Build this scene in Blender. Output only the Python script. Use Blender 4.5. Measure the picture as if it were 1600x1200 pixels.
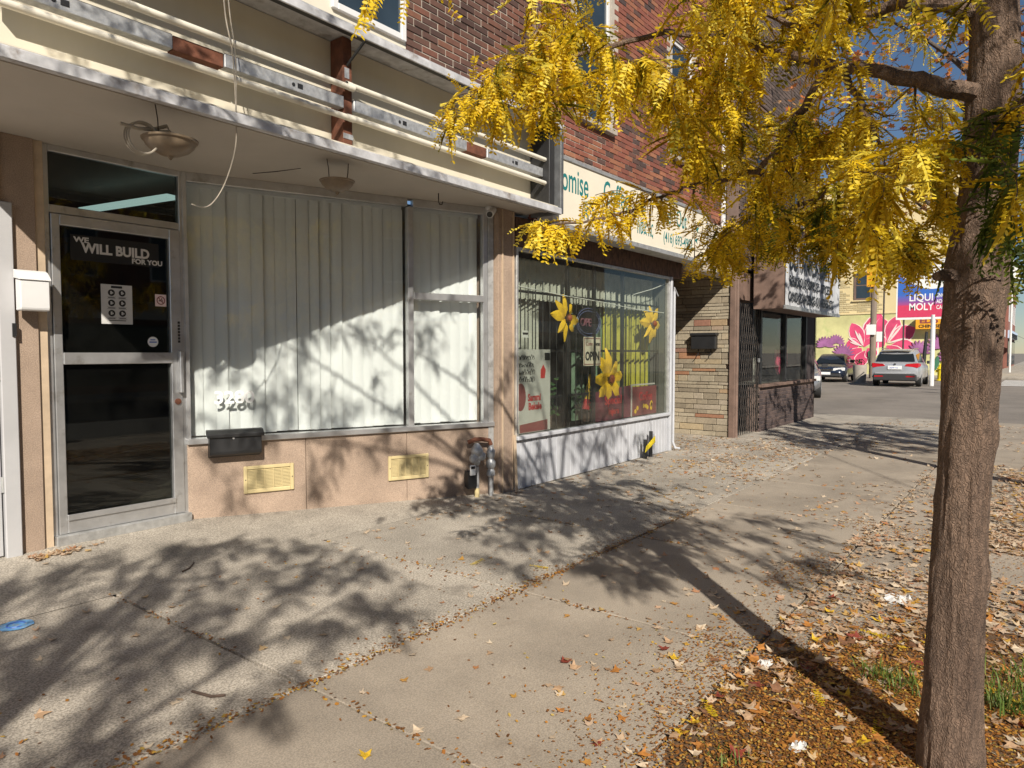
import bpy, bmesh, math, random
import numpy as np
from mathutils import Vector, Matrix, noise

random.seed(7); rng = np.random.default_rng(7)
R = math.radians
for o in list(bpy.data.objects): bpy.data.objects.remove(o)
scene = bpy.context.scene
COL = scene.collection

# ------------------------------------------------------------------ camera
F, CX, CY, H = 1090.0, 800.0, 600.0, 1.55          # in pixels of the 1600 x 1200 photograph, metres
VPX, HOR = 1640.0, 550.0                            # vanishing point of the street, horizon
pitch = math.atan((HOR - CY) / F)
yaw = math.atan((VPX - CX) / math.hypot(F, CY - HOR))
fw = Vector((math.cos(yaw)*math.cos(pitch), math.sin(yaw)*math.cos(pitch), math.sin(pitch)))
rt = Vector((math.sin(yaw), -math.cos(yaw), 0))
up = rt.cross(fw)
CAM = Vector((0, 0, H))
cd = bpy.data.cameras.new('camera'); cam = bpy.data.objects.new('camera', cd); COL.objects.link(cam)
cd.sensor_width = 36; cd.lens = F/1600*36; cd.clip_start = .05; cd.clip_end = 2000
cam.matrix_world = Matrix(((rt.x, up.x, -fw.x, 0), (rt.y, up.y, -fw.y, 0), (rt.z, up.z, -fw.z, H), (0, 0, 0, 1)))
scene.camera = cam
scene.render.resolution_x, scene.render.resolution_y = 1024, 768

# ------------------------------------------------------------------ sky, sun, exposure
SUN_AZ, SUN_EL = R(48), R(35)       # the light travels along (cos az, sin az), down at el
w = bpy.data.worlds.new('World'); scene.world = w; w.use_nodes = True
nt = w.node_tree; bg = nt.nodes['Background']
sky = nt.nodes.new('ShaderNodeTexSky'); sky.sky_type = 'NISHITA'; sky.sun_disc = False
sky.sun_elevation = SUN_EL
sky.sun_rotation = math.atan2(-math.cos(SUN_AZ), -math.sin(SUN_AZ))
sky.air_density = 1.0; sky.dust_density = 0; sky.ozone_density = 4
nt.links.new(sky.outputs[0], bg.inputs[0]); bg.inputs[1].default_value = .05
sl = bpy.data.lights.new('sun', 'SUN'); sl.energy = 5.0; sl.angle = R(.55); sl.color = (1, .93, .82)
sun = bpy.data.objects.new('sun', sl); COL.objects.link(sun)
ldir = Vector((math.cos(SUN_AZ)*math.cos(SUN_EL), math.sin(SUN_AZ)*math.cos(SUN_EL), -math.sin(SUN_EL)))
sun.rotation_euler = ldir.to_track_quat('-Z', 'Y').to_euler(); sun.location = (-8, -9, 9)
vs = scene.view_settings; vs.view_transform = 'Standard'; vs.look = 'None'; vs.gamma = 1; vs.exposure = .45; vs.use_curve_mapping = False

# ------------------------------------------------------------------ helpers: pixels to directions
def ray(x, y): return fw + rt*((x-CX)/F) - up*((y-CY)/F)
def pG(x, y, z=0): d = ray(x, y); return CAM + d*((z-H)/d.z)
def pY(x, y, Y): d = ray(x, y); return CAM + d*(Y/d.y)
def pX(x, y, X): d = ray(x, y); return CAM + d*(X/d.x)
def pD(x, y, dep): return CAM + ray(x, y)*dep

# ------------------------------------------------------------------ materials
def nodes_of(name):
    m = bpy.data.materials.new(name); m.use_nodes = True
    return m, m.node_tree, m.node_tree.nodes['Principled BSDF']
def coords(nt, mode='pos'):
    if mode == 'pos': return nt.nodes.new('ShaderNodeNewGeometry').outputs['Position']
    return nt.nodes.new('ShaderNodeTexCoord').outputs['Object']
def noise_n(nt, vec, scale, detail=4, rough=.55, stretch=None):
    n = nt.nodes.new('ShaderNodeTexNoise'); n.inputs['Scale'].default_value = scale
    n.inputs['Detail'].default_value = detail; n.inputs['Roughness'].default_value = rough
    if stretch:
        mp = nt.nodes.new('ShaderNodeMapping'); mp.inputs['Scale'].default_value = stretch
        nt.links.new(vec, mp.inputs['Vector']); vec = mp.outputs[0]
    nt.links.new(vec, n.inputs['Vector']); return n.outputs['Fac']
def ramp(nt, fac, stops):
    r = nt.nodes.new('ShaderNodeValToRGB'); e = r.color_ramp.elements
    while len(e) < len(stops): e.new(.5)
    for k, (p, c) in enumerate(stops):
        e[k].position = p; e[k].color = (*c, 1) if len(c) == 3 else c
    nt.links.new(fac, r.inputs[0]); return r.outputs[0]
def mixc(nt, a, b, fac, mode='MIX'):
    m = nt.nodes.new('ShaderNodeMix'); m.data_type = 'RGBA'; m.blend_type = mode
    for s, v in ((m.inputs[6], a), (m.inputs[7], b), (m.inputs[0], fac)):
        if isinstance(v, (int, float)): s.default_value = v
        elif isinstance(v, tuple): s.default_value = (*v, 1)
        else: nt.links.new(v, s)
    return m.outputs[2]
def bump(nt, bs, h, strength=.3, dist=.01):
    b = nt.nodes.new('ShaderNodeBump'); b.inputs['Strength'].default_value = strength; b.inputs['Distance'].default_value = dist
    nt.links.new(h, b.inputs['Height']); nt.links.new(b.outputs[0], bs.inputs['Normal'])
def island(nt):
    g = nt.nodes.new('ShaderNodeNewGeometry').outputs['Random Per Island']
    oi = nt.nodes.new('ShaderNodeObjectInfo').outputs['Random']
    a = nt.nodes.new('ShaderNodeMath'); a.operation = 'ADD'; nt.links.new(g, a.inputs[0]); nt.links.new(oi, a.inputs[1])
    f = nt.nodes.new('ShaderNodeMath'); f.operation = 'FRACT'; nt.links.new(a.outputs[0], f.inputs[0]); return f.outputs[0]
def sc(c, k): return tuple(min(1, v*k) for v in c)

def mat(name, c, rough=.7, metal=0, var=.25, scale=3, grain=0, grain_scale=120, bmp=0, bscale=60, dirt=None, stretch=None, rnd=0, spec=.5):
    m, nt, bs = nodes_of(name); p = coords(nt)
    n1 = noise_n(nt, p, scale, 5, .6, stretch)
    col = ramp(nt, n1, [(.3, sc(c, 1-var)), (.7, sc(c, 1+var*.6))])
    if grain:
        g = noise_n(nt, p, grain_scale, 2, .7)
        gr = ramp(nt, g, [(.40, (1-grain,)*3), (.60, (1,)*3)])
        col = mixc(nt, col, gr, 1.0, 'MULTIPLY')
    if dirt:
        dn = noise_n(nt, p, dirt[1], 6, .65, dirt[3] if len(dirt) > 3 else None)
        df = ramp(nt, dn, [(dirt[2], (0, 0, 0)), (min(1, dirt[2]+.16), (1, 1, 1))])
        col = mixc(nt, col, dirt[0], df)
    if rnd:
        rf = ramp(nt, island(nt), [(0, (1-rnd,)*3), (1, (1,)*3)])
        col = mixc(nt, col, rf, 1.0, 'MULTIPLY')
    nt.links.new(col, bs.inputs['Base Color'])
    bs.inputs['Roughness'].default_value = rough; bs.inputs['Metallic'].default_value = metal
    bs.inputs['Specular IOR Level'].default_value = spec
    if bmp: bump(nt, bs, noise_n(nt, p, bscale, 5, .65, stretch), bmp, .006)
    return m
def ramp_mat(name, stops, rough=.8, bmp=.3, bscale=80, var=.3):
    m, nt, bs = nodes_of(name); p = coords(nt)
    col = ramp(nt, island(nt), stops)
    n = ramp(nt, noise_n(nt, p, 24, 5, .7), [(.25, (1-var,)*3), (.75, (1,)*3)])
    n2 = ramp(nt, noise_n(nt, p, 1.1, 4, .6), [(.3, (.72,)*3), (.65, (1,)*3)])
    nt.links.new(mixc(nt, mixc(nt, col, n, 1.0, 'MULTIPLY'), n2, 1.0, 'MULTIPLY'), bs.inputs['Base Color'])
    bs.inputs['Roughness'].default_value = rough
    bump(nt, bs, noise_n(nt, p, bscale, 5, .7), bmp, .006); return m
def glass_mat(name, tint=(.95, .96, .955), ior=1.5, dust=.04):
    m = bpy.data.materials.new(name); m.use_nodes = True; nt = m.node_tree; nt.nodes.clear()
    out = nt.nodes.new('ShaderNodeOutputMaterial')
    tr = nt.nodes.new('ShaderNodeBsdfTransparent'); tr.inputs[0].default_value = (*tint, 1)
    gl = nt.nodes.new('ShaderNodeBsdfGlossy'); gl.inputs['Roughness'].default_value = .015
    lw = nt.nodes.new('ShaderNodeLayerWeight'); lw.inputs[0].default_value = .5      # Schlick, alike from both sides of the pane
    pw = nt.nodes.new('ShaderNodeMath'); pw.operation = 'POWER'; pw.inputs[1].default_value = 5; nt.links.new(lw.outputs['Facing'], pw.inputs[0])
    mu = nt.nodes.new('ShaderNodeMath'); mu.operation = 'MULTIPLY_ADD'; mu.inputs[1].default_value = .92; mu.inputs[2].default_value = .05
    nt.links.new(pw.outputs[0], mu.inputs[0])
    mx = nt.nodes.new('ShaderNodeMixShader'); nt.links.new(mu.outputs[0], mx.inputs[0])
    nt.links.new(tr.outputs[0], mx.inputs[1]); nt.links.new(gl.outputs[0], mx.inputs[2])
    df = nt.nodes.new('ShaderNodeBsdfDiffuse'); df.inputs[0].default_value = (.6, .58, .52, 1)
    p = coords(nt); dn = ramp(nt, noise_n(nt, p, 9, 9, .85), [(.35, (dust*.7,)*3), (.8, (dust*2.5,)*3)])
    m2 = nt.nodes.new('ShaderNodeMixShader'); nt.links.new(dn, m2.inputs[0])
    nt.links.new(mx.outputs[0], m2.inputs[1]); nt.links.new(df.outputs[0], m2.inputs[2])
    nt.links.new(m2.outputs[0], out.inputs[0]); return m
def leaf_mat(name, stops, trans=.45, attr=True):
    m = bpy.data.materials.new(name); m.use_nodes = True; nt = m.node_tree; nt.nodes.clear()
    out = nt.nodes.new('ShaderNodeOutputMaterial')
    if attr:
        a = nt.nodes.new('ShaderNodeAttribute'); a.attribute_name = 'tint'; f = a.outputs['Fac']
    else: f = island(nt)
    col = ramp(nt, f, stops)
    if not attr:
        p = coords(nt); col = mixc(nt, col, ramp(nt, noise_n(nt, p, 70, 3, .6), [(.3, (.72,)*3), (.65, (1,)*3)]), 1.0, 'MULTIPLY')
    pr = nt.nodes.new('ShaderNodeBsdfPrincipled'); pr.inputs['Roughness'].default_value = .55; pr.inputs['Specular IOR Level'].default_value = .35
    tl = nt.nodes.new('ShaderNodeBsdfTranslucent')
    nt.links.new(col, pr.inputs['Base Color']); nt.links.new(col, tl.inputs[0])
    mx = nt.nodes.new('ShaderNodeMixShader'); mx.inputs[0].default_value = trans
    nt.links.new(pr.outputs[0], mx.inputs[1]); nt.links.new(tl.outputs[0], mx.inputs[2]); nt.links.new(mx.outputs[0], out.inputs[0])
    return m
def emit_mat(name, c, s):
    m, nt, bs = nodes_of(name); bs.inputs['Base Color'].default_value = (*c, 1)
    bs.inputs['Emission Color'].default_value = (*c, 1); bs.inputs['Emission Strength'].default_value = s; return m
def flat(name, c, rough=.5, metal=0):
    return mat(name, c, rough, metal, var=.08, scale=9)

M = dict(
    conc_light=mat('concrete_light', (.50, .445, .37), .9, var=.28, scale=1.6, grain=.5, grain_scale=85, bmp=.5, bscale=110, rnd=.16, dirt=((.19, .165, .135), 1.7, .58)),
    conc_dark=mat('concrete_dark', (.40, .34, .27), .88, var=.26, scale=1.3, grain=.3, grain_scale=130, bmp=.25, bscale=120, rnd=.18, dirt=((.19, .155, .12), 1.1, .56)),
    asphalt=mat('asphalt', (.10, .095, .088), .92, var=.3, scale=.5, grain=.35, grain_scale=60, bmp=.5, bscale=90),
    old_asphalt=mat('old_asphalt', (.235, .205, .175), .92, var=.25, scale=.5, grain=.25, grain_scale=40, bmp=.4, bscale=60, dirt=((.12, .105, .09), .35, .58)),
    joint=mat('joint_dirt', (.10, .075, .05), .95, var=.4, scale=8, bmp=.6),
    soil=mat('soil', (.15, .085, .04), .95, var=.45, scale=7, grain=.5, grain_scale=70, bmp=1, bscale=50),
    pink=mat('pink_stucco', (.41, .305, .23), .92, var=.22, scale=2.2, grain=.34, grain_scale=140, bmp=.45, bscale=150, dirt=((.24, .175, .135), 1.9, .58)),
    batten=mat('batten', (.52, .40, .28), .6, var=.2, scale=6),
    soffit=mat('soffit_paint', (.44, .40, .35), .75, var=.1, scale=1.2, dirt=((.40, .34, .27), .9, .62)),
    cream=mat('cream_panel', (.64, .59, .48), .65, var=.12, scale=1.3, dirt=((.42, .34, .22), 1.4, .66), stretch=(1, 1, .4)),
    trim=mat('painted_trim', (.50, .50, .515), .5, var=.3, scale=9, dirt=((.22, .19, .17), 6, .56)),
    alu=mat('aluminium', (.60, .60, .60), .36, .75, var=.16, scale=6, dirt=((.33, .31, .28), 5, .6), bmp=.08, bscale=30),
    alu_worn=mat('aluminium_worn', (.52, .52, .51), .45, .6, var=.25, scale=14, dirt=((.26, .25, .23), 8, .58), bmp=.15, bscale=50),
    galv=mat('galvanised', (.52, .53, .54), .5, .55, var=.3, scale=24, dirt=((.25, .21, .18), 3, .62)),
    dark_galv=mat('dark_galvanised', (.16, .165, .17), .5, .4, var=.3, scale=10), rust=mat('rust', (.15, .055, .03), .85, var=.5, scale=12, bmp=.6, bscale=40),
    tube=mat('lamp_tube', (.72, .68, .58), .35, var=.1, scale=4, dirt=((.45, .38, .27), 3, .62)),
    brown_mortar=mat('mortar', (.43, .38, .32), .95, var=.2, scale=5, bmp=.4),
    dark_mortar=mat('dark_mortar', (.17, .12, .10), .95, var=.2, scale=5, bmp=.4),
    brick_brown=ramp_mat('brick_brown', [(0, (.085, .045, .035)), (.35, (.125, .062, .047)), (.7, (.165, .08, .055)), (.92, (.21, .085, .055)), (1, (.23, .10, .06))]),
    brick_red=ramp_mat('brick_red', [(0, (.085, .055, .05)), (.16, (.13, .07, .055)), (.25, (.24, .08, .055)), (.6, (.30, .10, .065)), (.85, (.36, .135, .075)), (1, (.38, .165, .09))]),
    brick_dark=ramp_mat('brick_dark', [(0, (.055, .04, .04)), (.5, (.085, .062, .06)), (1, (.13, .09, .08))]),
    brick_grey=ramp_mat('brick_grey', [(0, (.075, .055, .045)), (.5, (.12, .085, .07)), (1, (.17, .12, .10))]),
    brick_yellow=ramp_mat('brick_yellow', [(0, (.55, .45, .25)), (.5, (.60, .50, .28)), (1, (.64, .54, .32))], bmp=.1, var=.12),
    stone=ramp_mat('ledge_stone', [(0, (.30, .25, .18)), (.35, (.42, .35, .25)), (.7, (.50, .43, .31)), (.82, (.44, .37, .28)), (.86, (.45, .22, .11)), (.92, (.36, .18, .13)), (.95, (.46, .35, .20)), (1, (.5, .42, .30))], var=.4),
    white=mat('white_paint', (.66, .655, .65), .5, var=.06, scale=3, dirt=((.5, .47, .42), 4, .68)),
    white_metal=mat('white_metal_panel', (.47, .48, .51), .5, var=.12, scale=5, dirt=((.36, .36, .37), 4, .62, (1, 1, .3))),
    grey_white=mat('grey_white_paint', (.45, .445, .45), .5, var=.08, scale=3, dirt=((.3, .28, .26), 4, .68)), black=mat('black_metal', (.02, .02, .021), .45, var=.2, scale=9),
    black_sat=mat('black_satin', (.012, .012, .013), .4, var=.2, scale=9),
    brown_paint=mat('brown_paint', (.17, .11, .085), .7, var=.3, scale=5, bmp=.2),
    rust_panel=mat('mottled_fascia', (.105, .055, .035), .75, var=.7, scale=22, bmp=.4, stretch=(1, 1, .5)),
    stucco=mat('old_stucco', (.55, .50, .43), .9, var=.25, scale=4, bmp=.6, bscale=25, dirt=((.25, .21, .18), 3, .6)),
    blind=mat('blind_vinyl', (.78, .80, .79), .6, var=.04, scale=2, rnd=.08),
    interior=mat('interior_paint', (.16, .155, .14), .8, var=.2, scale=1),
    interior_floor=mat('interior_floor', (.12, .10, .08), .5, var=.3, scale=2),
    glass=glass_mat('window_glass', dust=.012), door_glass=glass_mat('door_glass', (.60, .63, .61), dust=.003), shop_glass=glass_mat('shop_glass', (.86, .88, .85), dust=.012),
    far_glass=mat('far_window_glass', (.03, .045, .06), .08, var=.3, scale=1.5),
    bark=None,
    yellow_vent=mat('cream_vent', (.54, .44, .23), .55, var=.12, scale=6, dirt=((.3, .24, .14), 9, .66)),
    bronze=mat('aged_bowl_glass', (.20, .15, .10), .45, var=.3, scale=9),
    cable=flat('cable', (.36, .32, .26)), dark_cable=flat('dark_cable', (.05, .04, .035)),
    letter_white=flat('letter_white', (.82, .82, .80)), letter_grey=flat('letter_grey', (.62, .60, .58)), letter_black=flat('letter_black', (.015, .015, .016)),
    green_ink=flat('green_ink', (.015, .17, .17)), red_ink=flat('red_ink', (.52, .03, .03)), brown_ink=flat('brown_ink', (.25, .06, .06)),
    paper=flat('paper', (.56, .55, .53), .8), sign_cream=mat('sign_face', (.74, .68, .55), .45, var=.06, scale=2, dirt=((.5, .42, .30), 2, .68)),
    red=flat('red_enamel', (.5, .03, .03)), yellow=flat('yellow_plastic', (.80, .62, .02)), sign_yellow=flat('sign_yellow', (.55, .38, .05)), pale_blue=flat('pale_blue', (.45, .55, .70)),
    curtain_grey=mat('lace_curtain', (.50, .50, .45), .9, var=.25, scale=6), curtain_green=mat('green_curtain', (.16, .24, .17), .9, var=.3, scale=6), curtain_yellow=mat('yellow_curtain', (.48, .44, .06), .9, var=.3, scale=5),
    petal=mat('paper_petal', (.88, .55, .02), .6, var=.2, scale=12), petal_core=flat('petal_core', (.16, .05, .02)),
    neon=flat('neon_glass', (.30, .13, .17), .3), neon_blue=flat('neon_glass_blue', (.10, .12, .24), .3),
    maroon=flat('maroon_cloth', (.16, .03, .05), .9), plant=leaf_mat('plant_leaf', [(0, (.03, .10, .03)), (1, (.10, .22, .05))], .3, False),
    banner=mat('banner_vinyl', (.52, .53, .55), .5, var=.15, scale=4, bmp=.3, bscale=7),
    mural_wall=mat('mural_ground', (.60, .57, .27), .85, var=.3, scale=.6, dirt=((.40, .47, .18), .7, .55)),
    yellow_wall=mat('yellow_wall', (.66, .54, .30), .85, var=.08, scale=.5),
    mural_pink=mat('mural_pink', (.66, .07, .17), .85, var=.3, scale=1.2), mural_pale=flat('mural_pale', (.80, .62, .60), .85), mural_violet=mat('mural_violet', (.34, .13, .30), .85, var=.4, scale=1.5), mural_green=flat('mural_green', (.05, .17, .10), .85),
    wood_pole=mat('wood_pole', (.23, .18, .14), .9, var=.3, scale=6, stretch=(1, 1, .15), bmp=.4),
    sign_blue=flat('sign_blue', (.05, .14, .50)), sign_red=flat('sign_red', (.62, .05, .12)), sign_orange=flat('sign_orange', (.80, .36, .02)),
    tyre=flat('tyre', (.02, .02, .02), .85), rim=flat('rim', (.45, .45, .46), .3, .8), chrome=flat('chrome', (.7, .7, .7), .15, 1),
    lamp_red=flat('lamp_red', (.42, .01, .015), .15), lamp_clear=flat('lamp_clear', (.65, .66, .66), .1),
    paint_silver=mat('silver_paint', (.56, .57, .59), .28, .6, var=.03, scale=1), paint_navy=mat('navy_paint', (.025, .035, .06), .2, .3, var=.05, scale=1), paint_grey=mat('grey_paint', (.28, .29, .31), .25, .5, var=.05, scale=1),
    car_glass=mat('car_glass', (.015, .018, .02), .06, var=.1, scale=1), plastic=flat('black_plastic', (.03, .03, .032), .6),
    teal_glow=emit_mat('transom_reflection_glow', (.62, .85, .82), .9),  # emission that imitates the pale reflection in the transom glass
    grass=leaf_mat('grass_blade', [(0, (.06, .12, .02)), (.6, (.12, .20, .03)), (1, (.30, .28, .08))], .3, False),
    blue_spray=mat('blue_spray', (.13, .33, .60), .9, var=.5, scale=22, dirt=((.36, .36, .34), 40, .55)),
    brick_far=mat('far_brick', (.24, .10, .075), .9, var=.25, scale=1), brick_far2=mat('far_brick_tan', (.36, .24, .17), .9, var=.25, scale=1),
    awning=flat('awning', (.03, .03, .035), .8),
    gate_iron=mat('gate_iron', (.17, .14, .12), .6, var=.4, scale=9), clay=mat('concrete_barrel', (.38, .34, .29), .9, var=.2, scale=4),
)
LEAF_STOPS = [(0, (.20, .19, .014)), (.16, (.45, .33, .014)), (.45, (.74, .51, .016)), (.8, (.86, .64, .03)), (1, (.86, .74, .13))]
M['leaf'] = leaf_mat('locust_leaf', LEAF_STOPS, .5)
M['leaf_green'] = leaf_mat('locust_leaf_green', [(0, (.05, .085, .014)), (.6, (.15, .19, .022)), (1, (.38, .36, .03))], .5)
M['leaf_orange'] = leaf_mat('maple_leaf_orange', [(0, (.36, .20, .10)), (.5, (.46, .22, .06)), (.8, (.55, .16, .05)), (1, (.60, .35, .07))], .4)
M['litter_small'] = leaf_mat('fallen_leaflet', [(0, (.15, .065, .02)), (.45, (.33, .13, .03)), (.75, (.44, .20, .035)), (.92, (.50, .31, .05)), (1, (.52, .42, .16))], .15, False)
M['litter_maple'] = leaf_mat('fallen_maple_mix', [(0, (.40, .24, .13)), (.3, (.58, .43, .29)), (.62, (.70, .58, .43)), (.80, (.46, .20, .09)), (.9, (.55, .32, .05)), (1, (.66, .50, .32))], .15, False)
for nm, c in dict(pale=(.62, .49, .35), tan=(.46, .30, .18), brown=(.24, .12, .065), orange=(.50, .21, .05), gold=(.66, .42, .03), red=(.26, .055, .035)).items():
    M['fl_'+nm] = leaf_mat('fallen_leaf_'+nm, [(0, sc(c, .8)), (1, sc(c, 1.1))], .15, False)

def bark_mat(name, a, b):
    m, nt, bs = nodes_of(name); p = coords(nt)
    n1 = noise_n(nt, p, 9, 6, .65, (1, 1, .28)); n2 = noise_n(nt, p, 60, 5, .7, (1, 1, .35))
    v = nt.nodes.new('ShaderNodeTexVoronoi'); v.feature = 'DISTANCE_TO_EDGE'; v.inputs['Scale'].default_value = 34
    mp = nt.nodes.new('ShaderNodeMapping'); mp.inputs['Scale'].default_value = (1, 1, .22); nt.links.new(p, mp.inputs[0])
    dm = nt.nodes.new('ShaderNodeVectorMath'); dm.operation = 'ADD'
    nn = nt.nodes.new('ShaderNodeTexNoise'); nn.inputs['Scale'].default_value = 22; nt.links.new(p, nn.inputs['Vector'])
    scl = nt.nodes.new('ShaderNodeVectorMath'); scl.operation = 'SCALE'; scl.inputs['Scale'].default_value = .06
    nt.links.new(nn.outputs['Color'], scl.inputs[0]); nt.links.new(mp.outputs[0], dm.inputs[0]); nt.links.new(scl.outputs[0], dm.inputs[1]); nt.links.new(dm.outputs[0], v.inputs['Vector'])
    col = ramp(nt, n1, [(.28, a), (.72, b)])
    crack = ramp(nt, v.outputs['Distance'], [(0, (.7,)*3), (.14, (1,)*3)])
    col = mixc(nt, col, crack, .25, 'MULTIPLY')
    v2 = nt.nodes.new('ShaderNodeTexVoronoi'); v2.feature = 'DISTANCE_TO_EDGE'; v2.inputs['Scale'].default_value = 95; nt.links.new(dm.outputs[0], v2.inputs['Vector'])
    fl = ramp(nt, v2.outputs['Distance'], [(0, (.55,)*3), (.22, (1,)*3)]); col = mixc(nt, col, fl, .55, 'MULTIPLY')
    col = mixc(nt, col, ramp(nt, n2, [(.32, (.45,)*3), (.66, (1,)*3)]), 1.0, 'MULTIPLY')
    nt.links.new(col, bs.inputs['Base Color']); bs.inputs['Roughness'].default_value = .9
    h = nt.nodes.new('ShaderNodeMath'); h.operation = 'ADD'; n3 = noise_n(nt, p, 130, 5, .75, (1, 1, .45)); hf = nt.nodes.new('ShaderNodeMath'); hf.operation = 'ADD'; nt.links.new(n3, hf.inputs[0]); nt.links.new(fl, hf.inputs[1]); nt.links.new(hf.outputs[0], h.inputs[0]); nt.links.new(n2, h.inputs[1])
    bump(nt, bs, h.outputs[0], .8, .012); return m
M['bark'] = bark_mat('locust_bark', (.15, .095, .066), (.30, .20, .14))
M['twig'] = mat('twig_bark', (.085, .055, .04), .85, var=.3, scale=20)
M['grey_bark'] = bark_mat('grey_bark', (.11, .09, .075), (.22, .18, .15))

# ------------------------------------------------------------------ mesh builder
ORG = {}
def link(o, parent=None, org=None):
    COL.objects.link(o)
    if org is not None: o.location = org
    ORG[o.name] = Vector(org) if org is not None else Vector((0, 0, 0))
    if parent is not None:
        o.parent = parent; o.matrix_parent_inverse = Matrix.Translation(-ORG[parent.name])
    return o
def tag(o, label=None, cat=None, group=None, kind=None):
    if label: o['label'] = label
    if cat: o['category'] = cat
    if group: o['group'] = group
    if kind: o['kind'] = kind
    return o
def thing(name, loc, label, cat, group=None):
    o = bpy.data.objects.new(name, None); o.empty_display_size = .1
    link(o, None, Vector(loc)); return tag(o, label, cat, group)

class Fr:
    "a local frame: a along the wall, o outwards, z up"
    def __init__(s, org, ex, eo, ez=(0, 0, 1)):
        s.o, s.x, s.n, s.z = Vector(org), Vector(ex).normalized(), Vector(eo).normalized(), Vector(ez).normalized()
    def __call__(s, a, o, z): return s.o + s.x*a + s.n*o + s.z*z
WORLD = Fr((0, 0, 0), (1, 0, 0), (0, 1, 0))

class MB:
    def __init__(s, fr=WORLD): s.v, s.f, s.fr, s.tint = [], [], fr, []
    def quad(s, *pts):
        i = len(s.v); s.v += [s.fr(*p) for p in pts]; s.f.append(tuple(range(i, i+len(pts)))); return s
    def box(s, a0, a1, o0, o1, z0, z1):
        i = len(s.v)
        s.v += [s.fr(a, o, z) for z in (z0, z1) for o in (o0, o1) for a in (a0, a1)]
        s.f += [tuple(i+k for k in q) for q in ((0, 2, 3, 1), (4, 5, 7, 6), (0, 1, 5, 4), (2, 6, 7, 3), (0, 4, 6, 2), (1, 3, 7, 5))]; return s
    def prism(s, poly, o0, o1):
        "poly of (a, z), extruded along o"
        i = len(s.v); n = len(poly)
        s.v += [s.fr(a, o0, z) for a, z in poly] + [s.fr(a, o1, z) for a, z in poly]
        s.f += [tuple(range(i, i+n)), tuple(range(i+2*n-1, i+n-1, -1))]
        s.f += [(i+k, i+n+k, i+n+(k+1) % n, i+(k+1) % n) for k in range(n)]; return s
    def tube(s, pts, r, n=8, caps=True):
        pts = [s.fr(*p) for p in pts]; m = len(pts); rs = r if isinstance(r, (list, tuple)) else [r]*m
        i0 = len(s.v); u = None
        for k, p in enumerate(pts):
            t = (pts[min(k+1, m-1)] - pts[max(k-1, 0)]).normalized()
            if u is None: u = t.orthogonal().normalized()
            u = (u - t*u.dot(t)).normalized(); b = t.cross(u)
            for j in range(n):
                a = 2*math.pi*j/n; s.v.append(p + (u*math.cos(a) + b*math.sin(a))*rs[k])
        for k in range(m-1):
            for j in range(n):
                a, b2 = i0+k*n+j, i0+k*n+(j+1) % n; s.f.append((a, b2, b2+n, a+n))
        if caps: s.f += [tuple(range(i0+n-1, i0-1, -1)), tuple(range(i0+(m-1)*n, i0+m*n))]
        return s
    def lathe(s, c, prof, n=20, axis='z'):
        i0 = len(s.v)
        for r, z in prof:
            for j in range(n):
                a = 2*math.pi*j/n; x, y = r*math.cos(a), r*math.sin(a)
                s.v.append(s.fr(c[0]+x, c[1]+y, c[2]+z) if axis == 'z' else s.fr(c[0]+x, c[1]+z, c[2]+y))
        for k in range(len(prof)-1):
            for j in range(n):
                a, b = i0+k*n+j, i0+k*n+(j+1) % n; s.f.append((a, b, b+n, a+n))
        s.f.append(tuple(range(i0+n-1, i0-1, -1))); s.f.append(tuple(range(i0+(len(prof)-1)*n, i0+len(prof)*n))); return s
    def build(s, name, m, parent=None, bevel=0, smooth=False, label=None, cat=None, group=None, kind=None, mesh_name=None):
        me = bpy.data.meshes.new(mesh_name or name)
        V = np.array([tuple(v) for v in s.v], dtype=float)
        org = np.array([(V[:, 0].min()+V[:, 0].max())/2, (V[:, 1].min()+V[:, 1].max())/2, V[:, 2].min()])
        me.from_pydata([tuple(v) for v in V-org], [], s.f)
        bm = bmesh.new(); bm.from_mesh(me); bmesh.ops.recalc_face_normals(bm, faces=bm.faces)
        if bevel: bmesh.ops.bevel(bm, geom=list(bm.edges), offset=bevel, segments=1, affect='EDGES', clamp_overlap=True)
        bm.to_mesh(me); bm.free()
        if smooth:
            me.polygons.foreach_set('use_smooth', [True]*len(me.polygons))
            me.set_sharp_from_angle(angle=R(38))
        me.materials.append(M[m] if isinstance(m, str) else m)
        o = bpy.data.objects.new(name, me); link(o, parent, Vector(org)); return tag(o, label, cat, group, kind)
def place(name, me, loc, parent, rot=None):
    o = bpy.data.objects.new(name, me); link(o, parent, Vector(loc))
    if rot is not None: o.rotation_euler = rot
    return o
def unit_box(name, m, sx, sy, sz, bevel=.003, jitter=0):
    bm = bmesh.new(); bmesh.ops.create_cube(bm, size=1)
    for v in bm.verts: v.co = Vector((v.co.x*sx, v.co.y*sy, v.co.z*sz)) + Vector([random.uniform(-jitter, jitter) for _ in range(3)])
    if bevel: bmesh.ops.bevel(bm, geom=list(bm.edges), offset=bevel, segments=1, affect='EDGES')
    me = bpy.data.meshes.new(name); bm.to_mesh(me); bm.free(); me.materials.append(M[m] if isinstance(m, str) else m); return me
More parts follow.
